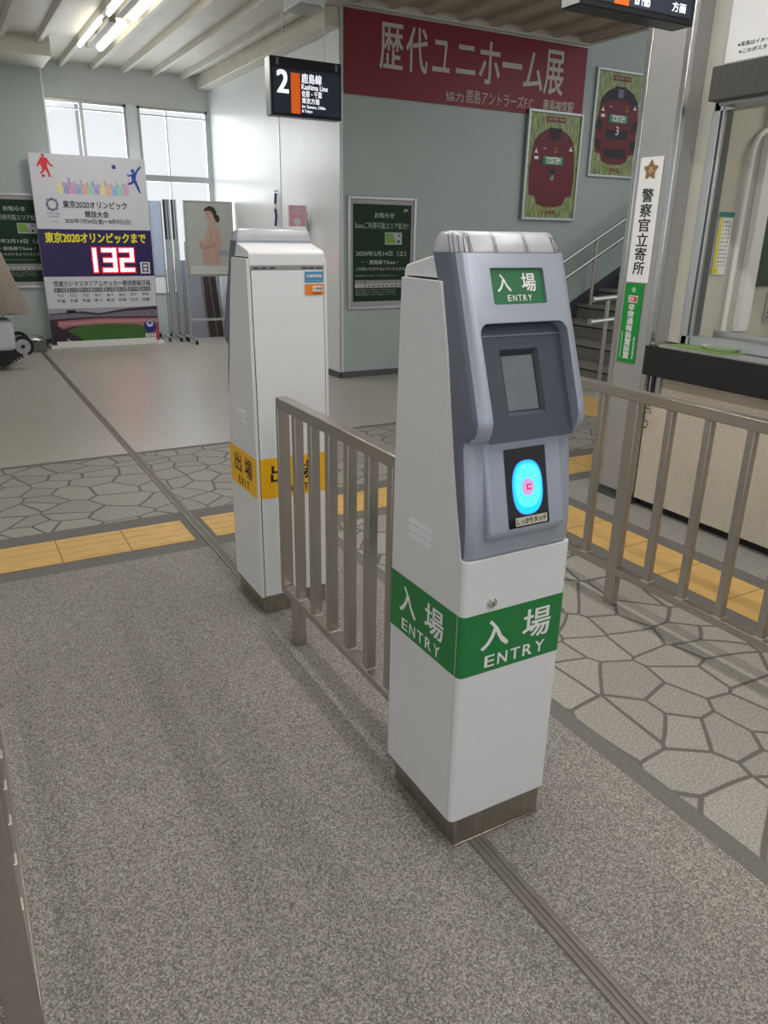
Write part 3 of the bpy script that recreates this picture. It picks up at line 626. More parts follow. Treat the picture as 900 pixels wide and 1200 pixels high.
# ================================================================== HANGING SIGNS
SIGND = mat('sign_dark_face', '#2b3442', 0.3, emit='#222a38', estr=0.25)
SIGNC = mat('sign_casing_black', '#14161e', 0.35)
LETE = mat('sign_lit_white', '#ffffff', 0.4, emit='#f4f4ff', estr=0.95)
ORE = mat('sign_lit_orange', '#e0661c', 0.4, emit='#d85c14', estr=0.55)
def hsign(label, loc, W, lines, num):
    r = thing('platform_sign', label, 'sign', loc, 0, 'hanging platform signs'); Hh = 0.39
    MB().box((0, -0.05, 0), (W, 0.05, Hh), SIGNC).build('casing', r, bevel=0.004)
    MB().box((-0.006, -0.045, 0.004), (0.0, 0.045, Hh-0.004), ALU).build('end_cap', r)
    fa = MB().box((0.02, -0.054, 0.022), (W-0.02, -0.05, Hh-0.075), SIGND).build('face_panel', r)
    F = Face(r, (0, -0.054, 0), (1, 0, 0), (0, 0, 1), 0.0008); tm = MB()
    F.text(tm, num, 0.050, 0.155, 0.135, 0.302, LETE, 1, 0.03)
    for b, x0, z0, x1, z1 in lines: F.text(tm, b, x0, z0, x1, z1, LETE, 1, 0.018)
    tm.build('lettering', r)
    om = MB(); F.rect(om, 0.158, 0.022, 0.232, 0.292, ORE, 1); om.build('line_colour_bar', r)
    bm_ = MB(); 
    for x in (0.045, W-0.055): bm_.box((x, -0.053, Hh-0.055), (x+0.02, -0.05, Hh-0.012), mat('clip_grey', '#6a7078', 0.4))
    bm_.build('clip', r)
    for x in (0.12, W-0.12): MB().tube((x, 0, Hh), (x, 0, 3.15-loc[2]), 0.0035, WALLW).build('hanger_rod', r)
    return r
L1 = [('鹿島線', 0.245, 0.232, 0.41, 0.295), ('Kashima Line', 0.245, 0.190, 0.46, 0.225), ('佐原・千葉', 0.245, 0.140, 0.41, 0.182), ('東京方面', 0.245, 0.096, 0.39, 0.134), ('for Sawara, Chiba', 0.245, 0.062, 0.44, 0.086), ('& Tokyo', 0.245, 0.030, 0.33, 0.054)]
hsign('black hanging sign with white number 2 and orange bar', (2.36, 6.0, 2.212), 0.58, L1, '2')
L2 = [('鹿島線', 0.245, 0.232, 0.38, 0.295), ('Kashima Line', 0.245, 0.190, 0.41, 0.225), ('水戸方面', 0.245, 0.130, 0.39, 0.18), ('for Mito', 0.26, 0.032, 0.34, 0.068), ('方面', 0.46, 0.036, 0.535, 0.068)]
hsign('black hanging sign cut off by the top edge, in front of the steel pillar', (2.17, 2.5, 2.185), 0.59, L2, '1')
cb = thing('ceiling_box', 'white box hanging from the ceiling above the number 2 sign', 'box', (2.68, 6.05, 2.95))
MB().box((-0.10, -0.16, 0), (0.10, 0.16, 0.19), WALLW).box((-0.085, -0.14, -0.006), (0.085, 0.14, 0), mat('box_grey', '#9c9c98', 0.5)).build('housing', cb, bevel=0.004)

# ================================================================== BANNER AND POSTERS ON THE STAIR WALL
bn = thing('banner', 'wide dark red banner with large white Japanese characters along the top of the stair wall', 'banner', (3.455, YB-0.012, 2.575))
BRED = mat('banner_red', '#7c1624', 0.5, var=0.08, scale=1.2); BTX = mat('banner_letter', '#bdbaaa', 0.5)
MB().box((0, -0.006, 0), (2.845, 0, 0.672), BRED).build('banner_sheet', bn)
F = Face(bn, (0, -0.006, 0), (1, 0, 0), (0, 0, 1), 0.0012); tm = MB()
for ch, x0, x1, z0, z1 in (('歴', 0.36, 0.60, 0.235, 0.60), ('代', 0.64, 0.87, 0.235, 0.60), ('ユ', 0.93, 1.12, 0.27, 0.53), ('ニ', 1.20, 1.42, 0.28, 0.52), ('ホ', 1.47, 1.72, 0.22, 0.58), ('ー', 1.75, 1.99, 0.385, 0.43), ('ム', 2.02, 2.27, 0.22, 0.55), ('展', 2.29, 2.545, 0.20, 0.60)):
    F.text(tm, ch, x0, z0, x1, z1, BTX, 1, 0.012)
F.text(tm, '協力', 1.09, 0.035, 1.30, 0.115, BTX, 1, 0.006); F.text(tm, '鹿島アントラーズF.C.', 1.33, 0.035, 2.19, 0.155, BTX, 1, 0.0); F.text(tm, '鹿島神宮駅', 2.30, 0.035, 2.72, 0.155, BTX, 1, 0.012)
tm.build('lettering', bn)

def grass_mat():
    m = bpy.data.materials.new('printed_grass'); m.use_nodes = True; N = m.node_tree.nodes; L = m.node_tree.links; b = N['Principled BSDF']
    tc = N.new('ShaderNodeTexCoord'); mp = N.new('ShaderNodeMapping'); mp.inputs['Scale'].default_value = (60, 1, 9); L.new(tc.outputs['Object'], mp.inputs[0])
    nz = N.new('ShaderNodeTexNoise'); nz.inputs['Scale'].default_value = 1; nz.inputs['Detail'].default_value = 3; L.new(mp.outputs[0], nz.inputs['Vector'])
    rp = N.new('ShaderNodeValToRGB'); e = rp.color_ramp.elements; e[0].position = 0.35; e[0].color = hx('#3e5a14'); e[1].position = 0.68; e[1].color = hx('#a8b45c'); L.new(nz.outputs['Fac'], rp.inputs[0])
    L.new(rp.outputs[0], b.inputs['Base Color']); b.inputs['Roughness'].default_value = 0.3; b.inputs['Coat Weight'].default_value = 0.5; b.inputs['Coat Roughness'].default_value = 0.05
    return m
GRASS = grass_mat()
JRED = mat('jersey_red', '#6a1420', 0.5, var=0.08, scale=6); JDK = mat('jersey_dark', '#181420', 0.5); JGR = mat('jersey_green', '#2a8a5a', 0.5)
def jersey_poster(label, loc, striped):
    W_, H_ = 0.75, 1.07
    r = thing('jersey_poster', label, 'poster', loc, 0, 'framed jersey posters')
    fr = MB(); t = 0.028
    fr.box((0, -0.03, 0), (t, 0, H_), ALU).box((W_-t, -0.03, 0), (W_, 0, H_), ALU).box((t, -0.03, 0), (W_-t, 0, t), ALU).box((t, -0.03, H_-t), (W_-t, 0, H_), ALU).build('frame', r, bevel=0.004)
    MB().box((t, -0.015, t), (W_-t, -0.005, H_-t), GRASS).build('print', r)
    F = Face(r, (W_/2, -0.015, 0), (1, 0, 0), (0, 0, 1), 0.0012); jm = MB()
    body = [(-0.19, 0.165), (-0.08, 0.135), (0.08, 0.135), (0.19, 0.165), (0.215, 0.24), (0.30, 0.25), (0.315, 0.42), (0.30, 0.62), (0.27, 0.78), (0.20, 0.85), (0.10, 0.895), (0.07, 0.91), (-0.07, 0.91), (-0.10, 0.895), (-0.20, 0.85), (-0.27, 0.78), (-0.30, 0.62), (-0.315, 0.42), (-0.30, 0.25), (-0.215, 0.24)]
    F.poly(jm, body, JRED, 1)
    jo = jm.build('jersey', r); dm = MB()
    if striped:
        for a, b in ((0.21, 0.30), (0.40, 0.49)):
            F.poly(dm, [(-0.16, a), (0, a-0.012), (0.16, a), (0.17, b), (0, b-0.012), (-0.17, b)], JDK, 2)
            for sx in (-1, 1): F.poly(dm, [(sx*0.225, a+0.07), (sx*0.312, a+0.09), (sx*0.308, b+0.10), (sx*0.225, b+0.07)], JDK, 2)
        for sx in (-1, 1): F.poly(dm, [(sx*0.10, 0.895), (sx*0.20, 0.85), (sx*0.27, 0.78), (sx*0.285, 0.70), (sx*0.16, 0.76), (sx*0.06, 0.80)], JDK, 2)
        F.poly(dm, [(-0.08, 0.91), (0.08, 0.91), (0.06, 0.79), (0, 0.765), (-0.06, 0.79)], JDK, 3); F.poly(dm, [(-0.045, 0.885), (0.045, 0.885), (0.04, 0.80), (-0.04, 0.80)], mat('collar_grey', '#77748a', 0.6), 4)
    else:
        F.poly(dm, [(-0.09, 0.91), (0.09, 0.91), (0.08, 0.82), (0, 0.78), (-0.08, 0.82)], JDK, 2); F.poly(dm, [(-0.06, 0.89), (0.06, 0.89), (0.045, 0.83), (0, 0.805), (-0.045, 0.83)], mat('jersey_inner', '#3a1420', 0.6), 3)
        for sx in (-1, 1): F.poly(dm, [(sx*0.10, 0.87), (sx*0.19, 0.82), (sx*0.18, 0.79), (sx*0.10, 0.82)], mat('shoulder_mauve', '#6a3a48', 0.6), 2)
        F.poly(dm, [(-0.045, 0.52), (0.045, 0.52), (0, 0.40)], JDK, 2)
    dm.build('stripes', jo)
    lg = MB()
    F.rect(lg, -0.14, 0.555, 0.14, 0.635, JGR, 5); F.text(lg, 'TOSTEM', -0.10, 0.565, 0.10, 0.628, PWHITE, 6, 0.05)
    F.text(lg, '3' if striped else '0', -0.022, 0.435, 0.022, 0.52, PWHITE, 6, 0.01) if striped else F.text(lg, 'U', -0.018, 0.405, 0.018, 0.455, PWHITE, 6, 0.01)
    F.poly(lg, [(-0.15, 0.72), (-0.135, 0.70), (-0.09, 0.715), (-0.13, 0.708)], PWHITE, 5)
    F.ring(lg, 0.02 if not striped else 0.11, 0.70, 0.018, 0.026, mat('crest', '#b0904a', 0.5), 5)
    for x, z in ((-0.24, 0.66), (0.235, 0.70)): F.poly(lg, [(x-0.03, z), (x+0.03, z), (x+0.01, z+0.02), (x, z+0.05), (x-0.012, z+0.02)], PWHITE, 5)
    F.rect(lg, -0.26, 0.60, -0.205, 0.63, PWHITE, 5); lg.build('badges', jo)
    tm = MB(); F.rect(tm, -0.13, 0.965, 0.13, 1.015, mat('ribbon_red', '#7a2018', 0.5), 2); F.text(tm, 'HISTORY 1996' if striped else 'HISTORY 1998', -0.11, 0.978, 0.11, 1.004, BTX, 3, 0.02); F.text(tm, '1996' if striped else '1998', -0.09, 0.06, 0.09, 0.10, mat('year_red', '#8a3a24', 0.5), 2, 0.02); tm.build('lettering', r)
    return r
jersey_poster('framed poster of a plain dark red long-sleeved jersey, overlapping the banner corner', (5.56, YB-0.001, 1.555), False).location.y = YB-0.022
jersey_poster('framed poster of a red and black striped jersey numbered 3, next to the steel pillar', (6.46, YB-0.001, 2.025), True)

PGREEN = mat('notice_green', '#16331f', 0.5, spec=0.25); PTX = mat('notice_text', '#b4bcb0', 0.5)
def notice(label, loc, W_, H_, lines_from=0):
    r = thing('notice_poster', label, 'poster', loc, 0, 'framed green notices')
    t = 0.03; fr = MB()
    fr.box((0, -0.025, 0), (t, 0, H_), ALU).box((W_-t, -0.025, 0), (W_, 0, H_), ALU).box((t, -0.025, 0), (W_-t, 0, t), ALU).box((t, -0.025, H_-t), (W_-t, 0, H_), ALU).build('frame', r, bevel=0.005)
    MB().box((t, -0.012, t), (W_-t, -0.004, H_-t), mat('mount_grey', '#a0a0a0', 0.4)).build('backing', r)
    pr = MB().box((0.058, -0.015, 0.075), (W_-0.058, -0.012, H_-0.07), PGREEN).build('print', r)
    F = Face(r, (0, -0.015, 0), (1, 0, 0), (0, 0, 1), 0.001); tm = MB(); w_ = W_; h = H_
    def T(s, u0, u1, v0, v1, b=0.01): F.text(tm, s, 0.058+u0*(w_-0.116), 0.075+v0*(h-0.145), 0.058+u1*(w_-0.116), 0.075+v1*(h-0.145), PTX, 1, b)
    T('お知らせ', 0.36, 0.70, 0.865, 0.92, 0.015); T('Suicaご利用可能エリア拡大!!', 0.03, 0.95, 0.755, 0.82, 0.0); T('JR', 0.86, 0.94, 0.925, 0.96, 0.03)
    T('2020年3月14日（土）', 0.05, 0.92, 0.475, 0.53, 0.012); T('・・鹿島線でSuica・', 0.15, 0.78, 0.39, 0.435, 0.015); T('ご利用いただけるようになります', 0.05, 0.90, 0.325, 0.36)
    for k, v0 in enumerate((0.265, 0.115, 0.09, 0.065)): T('鹿島神宮駅でのご利用についてはお問い合わせください'[:24-k*3], 0.04, 0.75, v0, v0+0.014, 0.0)
    tm.build('lettering', r); cm = MB()
    def R(u0, u1, v0, v1, m, k): F.rect(cm, 0.058+u0*(w_-0.116), 0.075+v0*(h-0.145), 0.058+u1*(w_-0.116), 0.075+v1*(h-0.145), m, k)
    R(0.54, 0.84, 0.595, 0.72, mat('card_silver', '#a8aeb0', 0.4), 1)
    x0 = 0.058+0.55*(w_-0.116); x1 = 0.058+0.68*(w_-0.116); x2 = 0.058+0.73*(w_-0.116); z0 = 0.075+0.61*(h-0.145); z1 = 0.075+0.71*(h-0.145)
    F.poly(cm, [(x0, z0), (x2, z0), (x1, z1), (x0, z1)], mat('card_green', '#6e9a34', 0.4), 2); R(0.76, 0.80, 0.615, 0.64, INK, 2); R(0.77, 0.81, 0.68, 0.70, mat('grey_dot', '#5a5a5a', 0.5), 2)
    R(0.03, 0.98, 0.185, 0.225, mat('table_grey', '#8a8f8c', 0.5), 1); R(0.03, 0.98, 0.145, 0.185, mat('table_pale', '#b4b8b6', 0.5), 1); R(0.20, 0.21, 0.145, 0.225, PGREEN, 2)
    for k in range(9): R(0.25+k*0.08, 0.25+k*0.08+0.05, 0.157, 0.172, mat('grey_dot', '#5a5a5a', 0.5), 2)
    cm.build('picture', r)
    return r
notice('green framed notice with white text low on the stair wall below the banner', (3.49, YB-0.001, 0.675), 0.765, 1.05)
notice('green framed notice on the left wall, half hidden by the countdown board', (0.47, 10.399, 0.70), 0.80, 1.06)

# ================================================================== COUNTDOWN BOARD
bd = thing('countdown_board', 'tall white and purple countdown board with red lit number 132 before the windows', 'signboard', (1.095, 10.22, 0))
BW, BH = 1.30, 2.185; BT = 0.05
MB().box((0, 0, 0.04), (BW, BT, BH), mat('board_white', '#d4d4dc', 0.45, var=0.01)).build('panel', bd, bevel=0.004)
MB().box((-0.03, -0.12, 0.0), (0.07, 0.2, 0.035), PWHITE).build('foot', bd, bevel=0.003); MB().box((BW-0.07, -0.12, 0.0), (BW+0.03, 0.2, 0.035), PWHITE).build('foot', bd, bevel=0.003)
MB().box((0.05, -0.06, 0.0), (BW-0.05, -0.02, 0.075), PWHITE).build('base_bar', bd, bevel=0.003)
F = Face(bd, (0, 0, 0), (1, 0, 0), (0, 0, 1), 0.0015)
U = lambda u: u*BW
Z = lambda y: 2.185-(y-182)*0.00977
def BR_(mb, u0, u1, y0, y1, m, k=1): F.rect(mb, U(u0), Z(y1), U(u1), Z(y0), m, k)
mb = MB(); BR_(mb, 0, 1, 265, 320, mat('board_purple', '#2c1c58', 0.4)); mb.build('purple_band', bd)
tm = MB(); PB = mat('board_ink', '#2a2a34', 0.5)
def T(s, u0, u1, y0, y1, m, b=0.015): F.text(tm, s, U(u0), Z(y1), U(u1), Z(y0), m, 2, b)
T('東京2020オリンピック', 0.24, 0.80, 232.5, 241, PB, 0.02); T('競技大会', 0.42, 0.63, 243.5, 251, PB, 0.02); T('2020年7月24日(金)〜8月9日(日)', 0.24, 0.82, 252.5, 259, PB, 0.015)
T('東京2020オリンピックまで', 0.055, 0.945, 268.5, 280.5, mat('board_yellow', '#e8e020', 0.45, emit='#c8c010', estr=0.1), 0.04)
T('茨城カシマスタジアムサッカー競技開催日程', 0.075, 0.955, 325, 332, PB, 0.01)
for k in range(8):
    u = 0.075+k*0.111; BR_(tm, u, u+0.10, 333.5, 338.5, PB, 2)
    T(('7/22', '7/23', '7/25', '8/1', '8/3', '8/6', '8/7', '8/8')[k], u+0.02, u+0.075, 341, 344, PB, 0); T(('予選', '予選', '予選', '準々', '準決', '準決勝', '3位決', '決勝')[k], u+0.01, u+0.085, 347, 351, PB, 0)
for k in range(8):
    u = 0.075+k*0.111; F.text(tm, '第%d日程' % (k+1), U(u+0.006), Z(338), U(u+0.094), Z(334), PWHITE, 3, 0.0)
T('TOKYO 2020', 0.095, 0.205, 246, 249, mat('soft_grey', '#8a8a9a', 0.5), 0); T('oooooo', 0.105, 0.19, 250, 252, mat('soft_grey', '#8a8a9a', 0.5), 0); T('Tokyo', 0.12, 0.2, 255.5, 257.5, mat('soft_olive', '#b0b060', 0.5), 0)
tm.build('lettering', bd)
# emblem: chequered ring
em = MB(); NAVY = mat('emblem_navy', '#6a6f8e', 0.5)
for i in range(24):
    a = 2*PI*i/24; rr = 0.052+0.010*(i % 3 == 0)+0.005*(i % 2)
    c = (U(0.150)+rr*math.cos(a), Z(237.5)+rr*math.sin(a)*1.05); s_ = 0.0115+0.003*(i % 2)
    F.poly(em, [(c[0]+s_*math.cos(a+q), c[1]+s_*math.sin(a+q)) for q in (0.1, PI/2, PI, 1.5*PI)], NAVY, 1)
F.ring(em, U(0.150), Z(237.5), 0.045, 0.062, mat('emblem_soft', '#8f93aa', 0.5), 0.5, 30); em.build('emblem_ring', bd)
# players
def fig(u, y, sc, m, pts, nm):
    mb = MB(); 
    for k, poly in enumerate(pts): F.poly(mb, [(U(u)+px*sc, Z(y)+py*sc) for px, py in poly], m, 1+0.3*k)
    mb.build(nm, bd)
circ = lambda cx, cy, r, n=12: [(cx+r*math.cos(2*PI*i/n), cy+r*math.sin(2*PI*i/n)) for i in range(n)]
fig(0.125, 207.5, 0.235, mat('player_red', '#d83038', 0.5), [
    [(-0.12, 0.42), (-0.22, 0.62), (-0.16, 0.86), (0.0, 0.90), (0.16, 0.84), (0.26, 0.62), (0.42, 0.50), (0.40, 0.45), (0.22, 0.54), (0.14, 0.66), (0.12, 0.45)],
    [(-0.12, 0.44), (0.13, 0.46), (0.20, 0.22), (0.24, 0.0), (0.14, 0.0), (0.10, 0.20), (0.0, 0.34)], [(-0.12, 0.46), (0.04, 0.42), (-0.04, 0.24), (-0.18, 0.12), (-0.26, 0.18), (-0.12, 0.28)],
    circ(-0.03, 0.97, 0.07), circ(-0.10, 0.05, 0.075), [(-0.16, 0.82), (-0.30, 0.62), (-0.36, 0.44), (-0.30, 0.44), (-0.12, 0.68)]], 'red_player')
fig(0.895, 221, 0.30, mat('player_blue', '#2848a8', 0.5), [
    [(-0.10, 0.42), (-0.14, 0.62), (-0.02, 0.76), (0.08, 0.72), (0.04, 0.5), (0.06, 0.40)], [(0.0, 0.72), (0.12, 0.88), (0.26, 1.0), (0.28, 0.94), (0.14, 0.80), (0.08, 0.66)],
    [(-0.10, 0.44), (0.06, 0.44), (0.14, 0.20), (0.20, -0.02), (0.13, 0.0), (0.06, 0.16), (-0.02, 0.32)], [(-0.12, 0.46), (-0.02, 0.40), (-0.14, 0.30), (-0.30, 0.28), (-0.30, 0.34), (-0.16, 0.38)],
    circ(-0.06, 0.80, 0.07), [(-0.12, 0.62), (-0.24, 0.58), (-0.30, 0.66), (-0.26, 0.68), (-0.22, 0.64), (-0.10, 0.70)]], 'blue_player')
mb = MB(); F.ell(mb, U(0.715), Z(193), 0.024, 0.024, mat('player_blue', '#2848a8', 0.5), 1); mb.build('blue_ball', bd)
mb = MB(); cols = ['#e4e0a0', '#a89cd0', '#dca0cc', '#98b4dc', '#ecb0a0', '#a8d8c8', '#b0a4dc', '#e8e0a0', '#ecb8a4', '#90c4e0', '#a8d8c0', '#dca8d0']
for k, c in enumerate(cols):
    u = 0.235+k*0.052; m_ = mat('crowd_'+c[1:], c, 0.5); cx = U(u); zb = Z(225); h = 0.115+0.03*((k*7) % 3)/2; s_ = 1 if k % 2 else -1
    F.poly(mb, [(cx-0.03, zb), (cx+0.03, zb), (cx+0.032, zb+h*0.62), (cx-0.032, zb+h*0.62)], m_, 1); F.ell(mb, cx, zb+h*0.78, 0.017, 0.02, m_, 1.2, 12)
    F.poly(mb, [(cx+s_*0.032, zb+h*0.6), (cx+s_*0.018, zb+h*0.5), (cx+s_*0.040, zb+h*1.3), (cx+s_*0.050, zb+h*1.35)], m_, 1.3); F.poly(mb, [(cx-s_*0.032, zb+h*0.6), (cx-s_*0.018, zb+h*0.5), (cx-s_*0.034, zb+h*1.0), (cx-s_*0.043, zb+h*1.0)], m_, 1.4)
mb.build('printed_crowd', bd)
# led digits; their red glow is painted as wider emissive strokes behind them
LED = mat('led_digit', '#ffe0e4', 0.4, emit='#ff8c96', estr=2.6); LEDH = mat('led_painted_glow', '#7a1020', 0.5, emit='#f01028', estr=0.8)
segs = {'1': 'bc', '3': 'abgcd', '2': 'abged'}
def digit(mbx, ch, cx, z0, w_, h, t, m, k):
    x0, x1 = cx-w_/2, cx+w_/2; zm = z0+h/2
    R = {'a': (x0, z0+h-t, x1, z0+h), 'd': (x0, z0, x1, z0+t), 'g': (x0+t*0.3, zm-t/2, x1, zm+t/2), 'b': (x1-t, zm-t*0.2, x1, z0+h), 'c': (x1-t, z0, x1, zm+t*0.2), 'e': (x0, z0, x0+t, zm+t/2), 'f': (x0, zm, x0+t, z0+h)}
    for s_ in segs[ch]: F.rect(mbx, *R[s_], m, k)
for ch, u, w_ in (('1', 0.46, 0.06), ('3', 0.595, 0.175), ('2', 0.755, 0.175)):
    dh = MB(); dg_ = MB(); digit(dh, ch, U(u), Z(316.5), w_+0.03, 0.31, 0.075, LEDH, 2); digit(dg_, ch, U(u), Z(315), w_, 0.28, 0.048, LED, 4)
    do_ = dg_.build('lit_digit', bd); dh.build('digit_halo', do_)
mb = MB(); BR_(mb, 0.875, 0.965, 303, 317, PWHITE, 2); F.text(mb, '日', U(0.893), Z(315.5), U(0.947), Z(304.5), mat('board_purple', '#2c1c58', 0.4), 4, 0.02); mb.build('day_plate', bd)
# stadium picture
mb = MB(); BR_(mb, 0, 1, 358, 405-1, mat('std_dark', '#3a2c3c', 0.5), 1)
F.poly(mb, [(0, Z(358)), (0, Z(364)), (U(0.3), Z(362)), (U(0.45), Z(365)), (U(0.7), Z(360)), (U(1), Z(358))], mat('std_sky', '#a4a0b0', 0.5), 2)
F.poly(mb, [(0, Z(371)), (U(0.4), Z(369)), (U(1), Z(371)), (U(1), Z(362)), (U(0.7), Z(363)), (U(0.45), Z(367)), (U(0.25), Z(364)), (0, Z(365))], mat('std_roof', '#7c7684', 0.5), 3)
F.poly(mb, [(U(0.06), Z(385)), (U(0.07), Z(373)), (U(0.45), Z(371)), (U(1), Z(373)), (U(1), Z(404)), (U(0.8), Z(390)), (U(0.5), Z(378)), (U(0.2), Z(380))], mat('std_seats', '#b06c78', 0.5), 4)
F.poly(mb, [(U(0.07), Z(379)), (U(0.45), Z(377)), (U(1), Z(378)), (U(1), Z(374.5)), (U(0.45), Z(373)), (U(0.09), Z(375))], mat('std_seats2', '#c08a8c', 0.5), 5)
F.poly(mb, [(U(0.13), Z(386)), (U(0.28), Z(379)), (U(0.5), Z(378)), (U(0.78), Z(380)), (U(0.93), Z(386)), (U(0.90), Z(402)), (U(0.34), Z(403.5))], mat('std_pitch', '#3c6c28', 0.5, var=0.15, scale=9), 6)
F.poly(mb, [(0, Z(376)), (U(0.05), Z(378)), (U(0.36), Z(403.5)), (0, Z(403.5))], mat('std_shade', '#301c30', 0.5), 7)
for a in (0.13, 0.22): F.poly(mb, [(U(a), Z(390+a*40)), (U(a+0.012), Z(390+a*40)), (U(a+0.06), Z(395+a*40)), (U(a+0.045), Z(395+a*40))], PWHITE, 8)
for k in range(14): F.rect(mb, U(0.03+k*0.07), Z(370), U(0.035+k*0.07), Z(364), mat('std_truss', '#55506a', 0.5), 4)
BR_(mb, 0.16, 0.24, 360, 364, INK, 5)
mb.build('stadium_picture', bd)
mb = MB(); F.poly(mb, [(U(0.86), Z(403.5)), (U(1), Z(403.5)), (U(1), Z(378)), (U(0.93), Z(384))], mat('logo_red', '#a8444c', 0.5), 8.5); F.ell(mb, U(0.915), Z(383.5), 0.075, 0.078, mat('logo_blue', '#202c8c', 0.5), 9); F.ell(mb, U(0.915), Z(380), 0.042, 0.040, PWHITE, 10); F.ell(mb, U(0.915), Z(379), 0.026, 0.024, mat('logo_blue2', '#5a68b0', 0.5), 11); BR_(mb, 0.865, 0.965, 392.5, 397, PWHITE, 10); F.text(mb, '茨城県', U(0.875), Z(396.2), U(0.955), Z(393.2), INK, 12, 0); mb.build('round_logo', bd)

# ================================================================== WHITEBOARD WITH WOMAN POSTER
wb = thing('display_stand', 'wheeled aluminium display stand holding a poster of a woman in a pale pink top', 'display stand', (2.78, 10.05, 0))
WW = 0.63
fr = MB(); t = 0.022
fr.box((0, 0, 0.83), (t, 0.03, 1.735), ALU).box((WW-t, 0, 0.83), (WW, 0.03, 1.735), ALU).box((t, 0, 0.83), (WW-t, 0.03, 0.85), ALU).box((t, 0, 1.715), (WW-t, 0.03, 1.735), ALU).build('frame', wb, bevel=0.004)
MB().box((t, 0.008, 0.85), (WW-t, 0.022, 1.715), mat('stand_poster_grey', '#b4b8b4', 0.4, var=0.02)).build('poster_sheet', wb)
MB().box((0.04, -0.012, 0.855), (WW-0.04, 0.006, 0.96), mat('leaflet_tray', '#c8cac6', 0.4)).build('leaflet_tray', wb, bevel=0.003)
F = Face(wb, (0, 0.008, 0.95), (1, 0, 0), (0, 0, 1), 0.0012); mb = MB()
SK = mat('print_skin', '#c8a090', 0.6); TOPC = mat('print_pink', '#c2a296', 0.6, var=0.06, scale=12); HR = mat('print_hair', '#3a302e', 0.6)
F.poly(mb, [(0.21, 0.02), (0.44, 0.02), (0.46, 0.20), (0.475, 0.36), (0.455, 0.45), (0.40, 0.50), (0.345, 0.52), (0.30, 0.49), (0.275, 0.42), (0.245, 0.36), (0.225, 0.22)], TOPC, 1)
F.poly(mb, [(0.33, 0.50), (0.395, 0.50), (0.39, 0.56), (0.32, 0.56)], SK, 1.5); F.poly(mb, [(0.30, 0.49), (0.33, 0.51), (0.36, 0.50), (0.30, 0.40)], SK, 2)
F.ell(mb, 0.325, 0.62, 0.055, 0.072, SK, 2.2); F.poly(mb, [(0.255, 0.655), (0.27, 0.70), (0.33, 0.73), (0.39, 0.71), (0.42, 0.66), (0.415, 0.60), (0.39, 0.57), (0.375, 0.62), (0.35, 0.665), (0.29, 0.67)], HR, 3); F.ell(mb, 0.425, 0.58, 0.03, 0.045, HR, 3)
F.poly(mb, [(0.19, 0.22), (0.23, 0.20), (0.38, 0.235), (0.40, 0.28), (0.36, 0.30), (0.24, 0.26), (0.20, 0.28)], mat('print_pink2', '#b89488', 0.6), 3.5)
F.ell(mb, 0.205, 0.285, 0.03, 0.035, SK, 4); F.poly(mb, [(0.20, 0.18), (0.235, 0.17), (0.25, 0.03), (0.215, 0.05)], SK, 3.2)
for x, z in ((0.300, 0.632), (0.338, 0.634)): F.rect(mb, x-0.009, z-0.003, x+0.009, z+0.003, HR, 4)
F.rect(mb, 0.302, 0.583, 0.325, 0.589, mat('print_lip', '#b05a5a', 0.6), 4); F.poly(mb, [(0.31, 0.605), (0.318, 0.605), (0.317, 0.628)], mat('print_nose', '#b08878', 0.6), 4)
FD = mat('print_fold', '#a08478', 0.6)
for q in ([(0.30, 0.49), (0.335, 0.44), (0.325, 0.30), (0.319, 0.30), (0.327, 0.44)], [(0.40, 0.46), (0.405, 0.46), (0.425, 0.30), (0.418, 0.30)], [(0.25, 0.20), (0.256, 0.20), (0.262, 0.03), (0.256, 0.03)], [(0.37, 0.22), (0.376, 0.22), (0.40, 0.03), (0.392, 0.03)]): F.poly(mb, q, FD, 3.4)
for q in range(4): F.poly(mb, [(0.178+0.004*q, 0.285-0.013*q), (0.20, 0.292-0.013*q), (0.20, 0.283-0.013*q), (0.182+0.004*q, 0.277-0.013*q)], mat('print_skin_dark', '#b08a7c', 0.6), 4.6)
F.rect(mb, 0.42, 0.13, 0.56, 0.20, mat('print_block', '#9aa4ac', 0.6), 4)
mb.build('woman_picture', wb)
lg = MB()
for x in (-0.012, WW+0.0): lg.box((x, 0.02, 0.06), (x+0.018, 0.045, 1.25), ALU)
lg.build('leg', wb, bevel=0.003)
MB().box((0, 0.02, 0.27), (WW, 0.045, 0.30), ALU).build('crossbar', wb, bevel=0.003)
for x in (-0.012, WW-0.02):
    MB().box((x, -0.22, 0.05), (x+0.03, 0.28, 0.075), ALU).build('foot', wb, bevel=0.004)
    for y in (-0.20, 0.26): MB().tube((x+0.002, y, 0.025), (x+0.028, y, 0.025), 0.025, RUBBER, 16).build('caster', wb, bevel=0.002)
